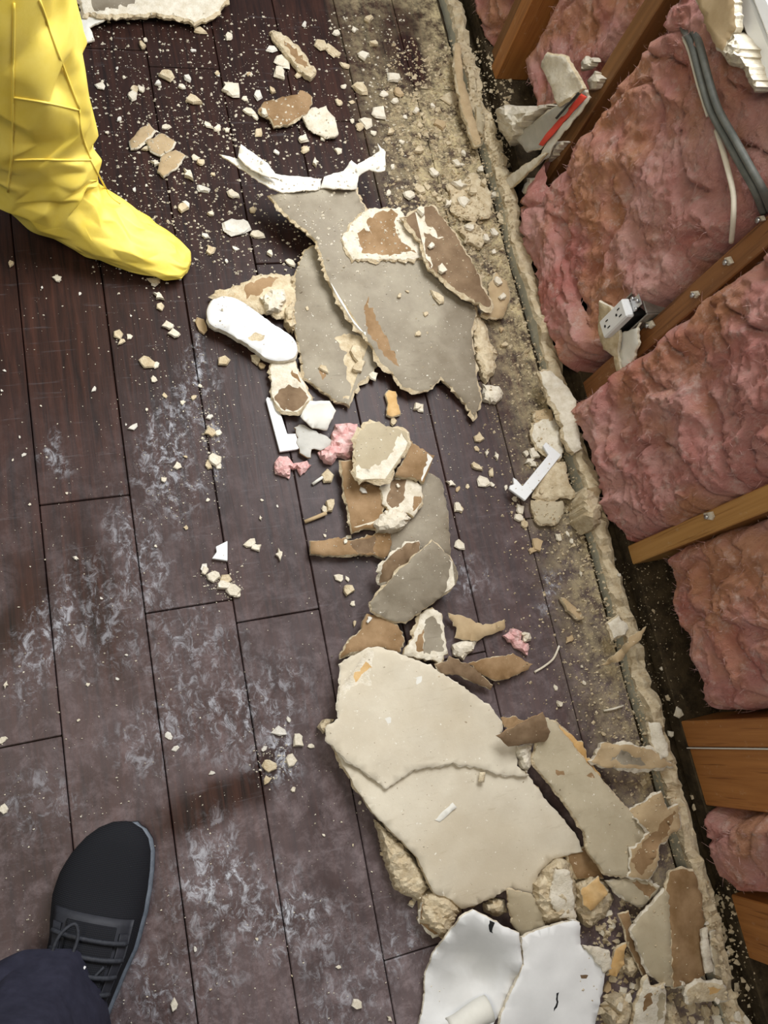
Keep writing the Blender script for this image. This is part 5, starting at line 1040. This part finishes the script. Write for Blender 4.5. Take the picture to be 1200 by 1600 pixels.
for o, px, py, sz, mt in ALLCH:
    nm, lx, ly = min(LAND, key=lambda L: (L[1] - px) ** 2 + (L[2] - py) ** 2)
    dx, dy = px - lx, py - ly
    d = ('left of' if dx < 0 else 'right of') if abs(dx) > 2 * abs(dy) else ('above' if dy < 0 else 'below') if abs(dy) > 2 * abs(dx) else ('up-left of' if dx < 0 and dy < 0 else 'up-right of' if dy < 0 else 'down-left of' if dx < 0 else 'down-right of')
    size = 'tiny' if sz < 9 else 'small' if sz < 17 else 'middling' if sz < 27 else 'large'
    colr = {'white': 'white', 'gypsum_white': 'pale cream', 'gypsum': 'cream', 'tan': 'tan'}[mt]
    byl.setdefault(f'{size} {colr} plaster crumb {d} {nm}', []).append((math.hypot(dx, dy), o))
for lb_, l in byl.items():
    l.sort(key=lambda q: q[0])
    for k, (_, o) in enumerate(l):
        o['label'] = lb_ if len(l) == 1 else lb_ + (', nearest to it', ', second nearest', ', third nearest', ', fourth nearest', ', fifth nearest')[min(k, 4)]

# ================================================================== FINE SPECKS (beyond counting)
def specks(name, label, spots, mat):
    vs, fs = [], []
    for (px, py, s) in spots:
        p = drop(px, py)
        if p.x > 1.02: continue
        if name == 'plaster_grit' and p.z > .018 and p.x < .86 and rc_.random() < (1 if s > .006 else .75): continue
        a = rc_.uniform(0, 6.28); e = rc_.uniform(.5, 1); hh = s * rc_.uniform(.3, .7); k = len(vs); m = 4
        for j in range(m):
            t = a + j * 6.283 / m + rc_.uniform(-.4, .4); r = s * rc_.uniform(.35, .65)
            vs.append((p.x + math.cos(t) * r, p.y + math.sin(t) * r * e, p.z + .0002))
        vs.append((p.x + rc_.uniform(-.2, .2) * s, p.y + rc_.uniform(-.2, .2) * s, p.z + hh))
        for j in range(m): fs.append([k + j, k + (j + 1) % m, k + 4])
    tag(mk(name, vs, fs, mat), label, 'plaster dust', kind='stuff')
def pick(n, fn, s0, s1, pw=2.5):
    out = []
    while len(out) < n:
        x, y = fn()
        out.append((x, y, s0 + (s1 - s0) * rc_.random() ** pw))
    return out
U = rc_.uniform
def gauss(cx_, cy_, sx_, sy_): return lambda: (rc_.gauss(cx_, sx_), rc_.gauss(cy_, sy_))
def nearwall(spread, y0=80, y1=1350):
    def f():
        y = U(y0, y1); xw = 790 + (y - 370) * .296
        return xw - abs(rc_.gauss(0, spread)), y
    return f
sp = pick(3200, lambda: (U(140, 640), U(20, 430)), .0012, .0085, 3.2) + pick(1100, gauss(300, 250, 90, 110), .0012, .009, 3) + pick(1700, lambda: (U(0, 700), U(400, 1600)), .0010, .0042, 3)
sp += pick(110, gauss(345, 910, 16, 14), .002, .006) + pick(160, gauss(330, 690, 12, 40), .0015, .006) + pick(90, gauss(425, 1190, 14, 22), .002, .006) + pick(120, gauss(265, 770, 22, 30), .001, .004) + pick(350, gauss(290, 600, 50, 70), .001, .004)
sp += pick(260, lambda: (U(480, 760), U(280, 600)), .0012, .004, 2) + pick(200, lambda: (U(540, 900), U(1020, 1400)), .0008, .0025, 2) + pick(260, lambda: (U(540, 720), U(640, 900)), .001, .004, 2) + pick(14, lambda: (U(150, 240), U(1300, 1500)), .002, .004)
specks('plaster_specks', 'fine white plaster specks strewn over the dark planks and boards', sp, 'gypsum_white')
sp = pick(4200, nearwall(60), .0015, .009) + pick(3200, lambda: (U(600, 800), U(60, 430)), .0015, .013, 3) + pick(1100, nearwall(130, 400, 1150), .001, .005) + pick(700, lambda: (U(900, 1180), U(1380, 1600)), .002, .010, 2) + pick(500, lambda: (U(960, 1060), U(880, 1120)), .001, .005)
sp += pick(520, lambda: (U(640, 800), U(90, 430)), .006, .018, 1.8) + pick(260, lambda: (U(930, 1170), U(1400, 1600)), .007, .022, 1.6) + pick(160, nearwall(28, 430, 1300), .006, .016, 1.8)
specks('plaster_grit', 'cream plaster grit banked along the foot of the opened wall', sp, 'gypsum')
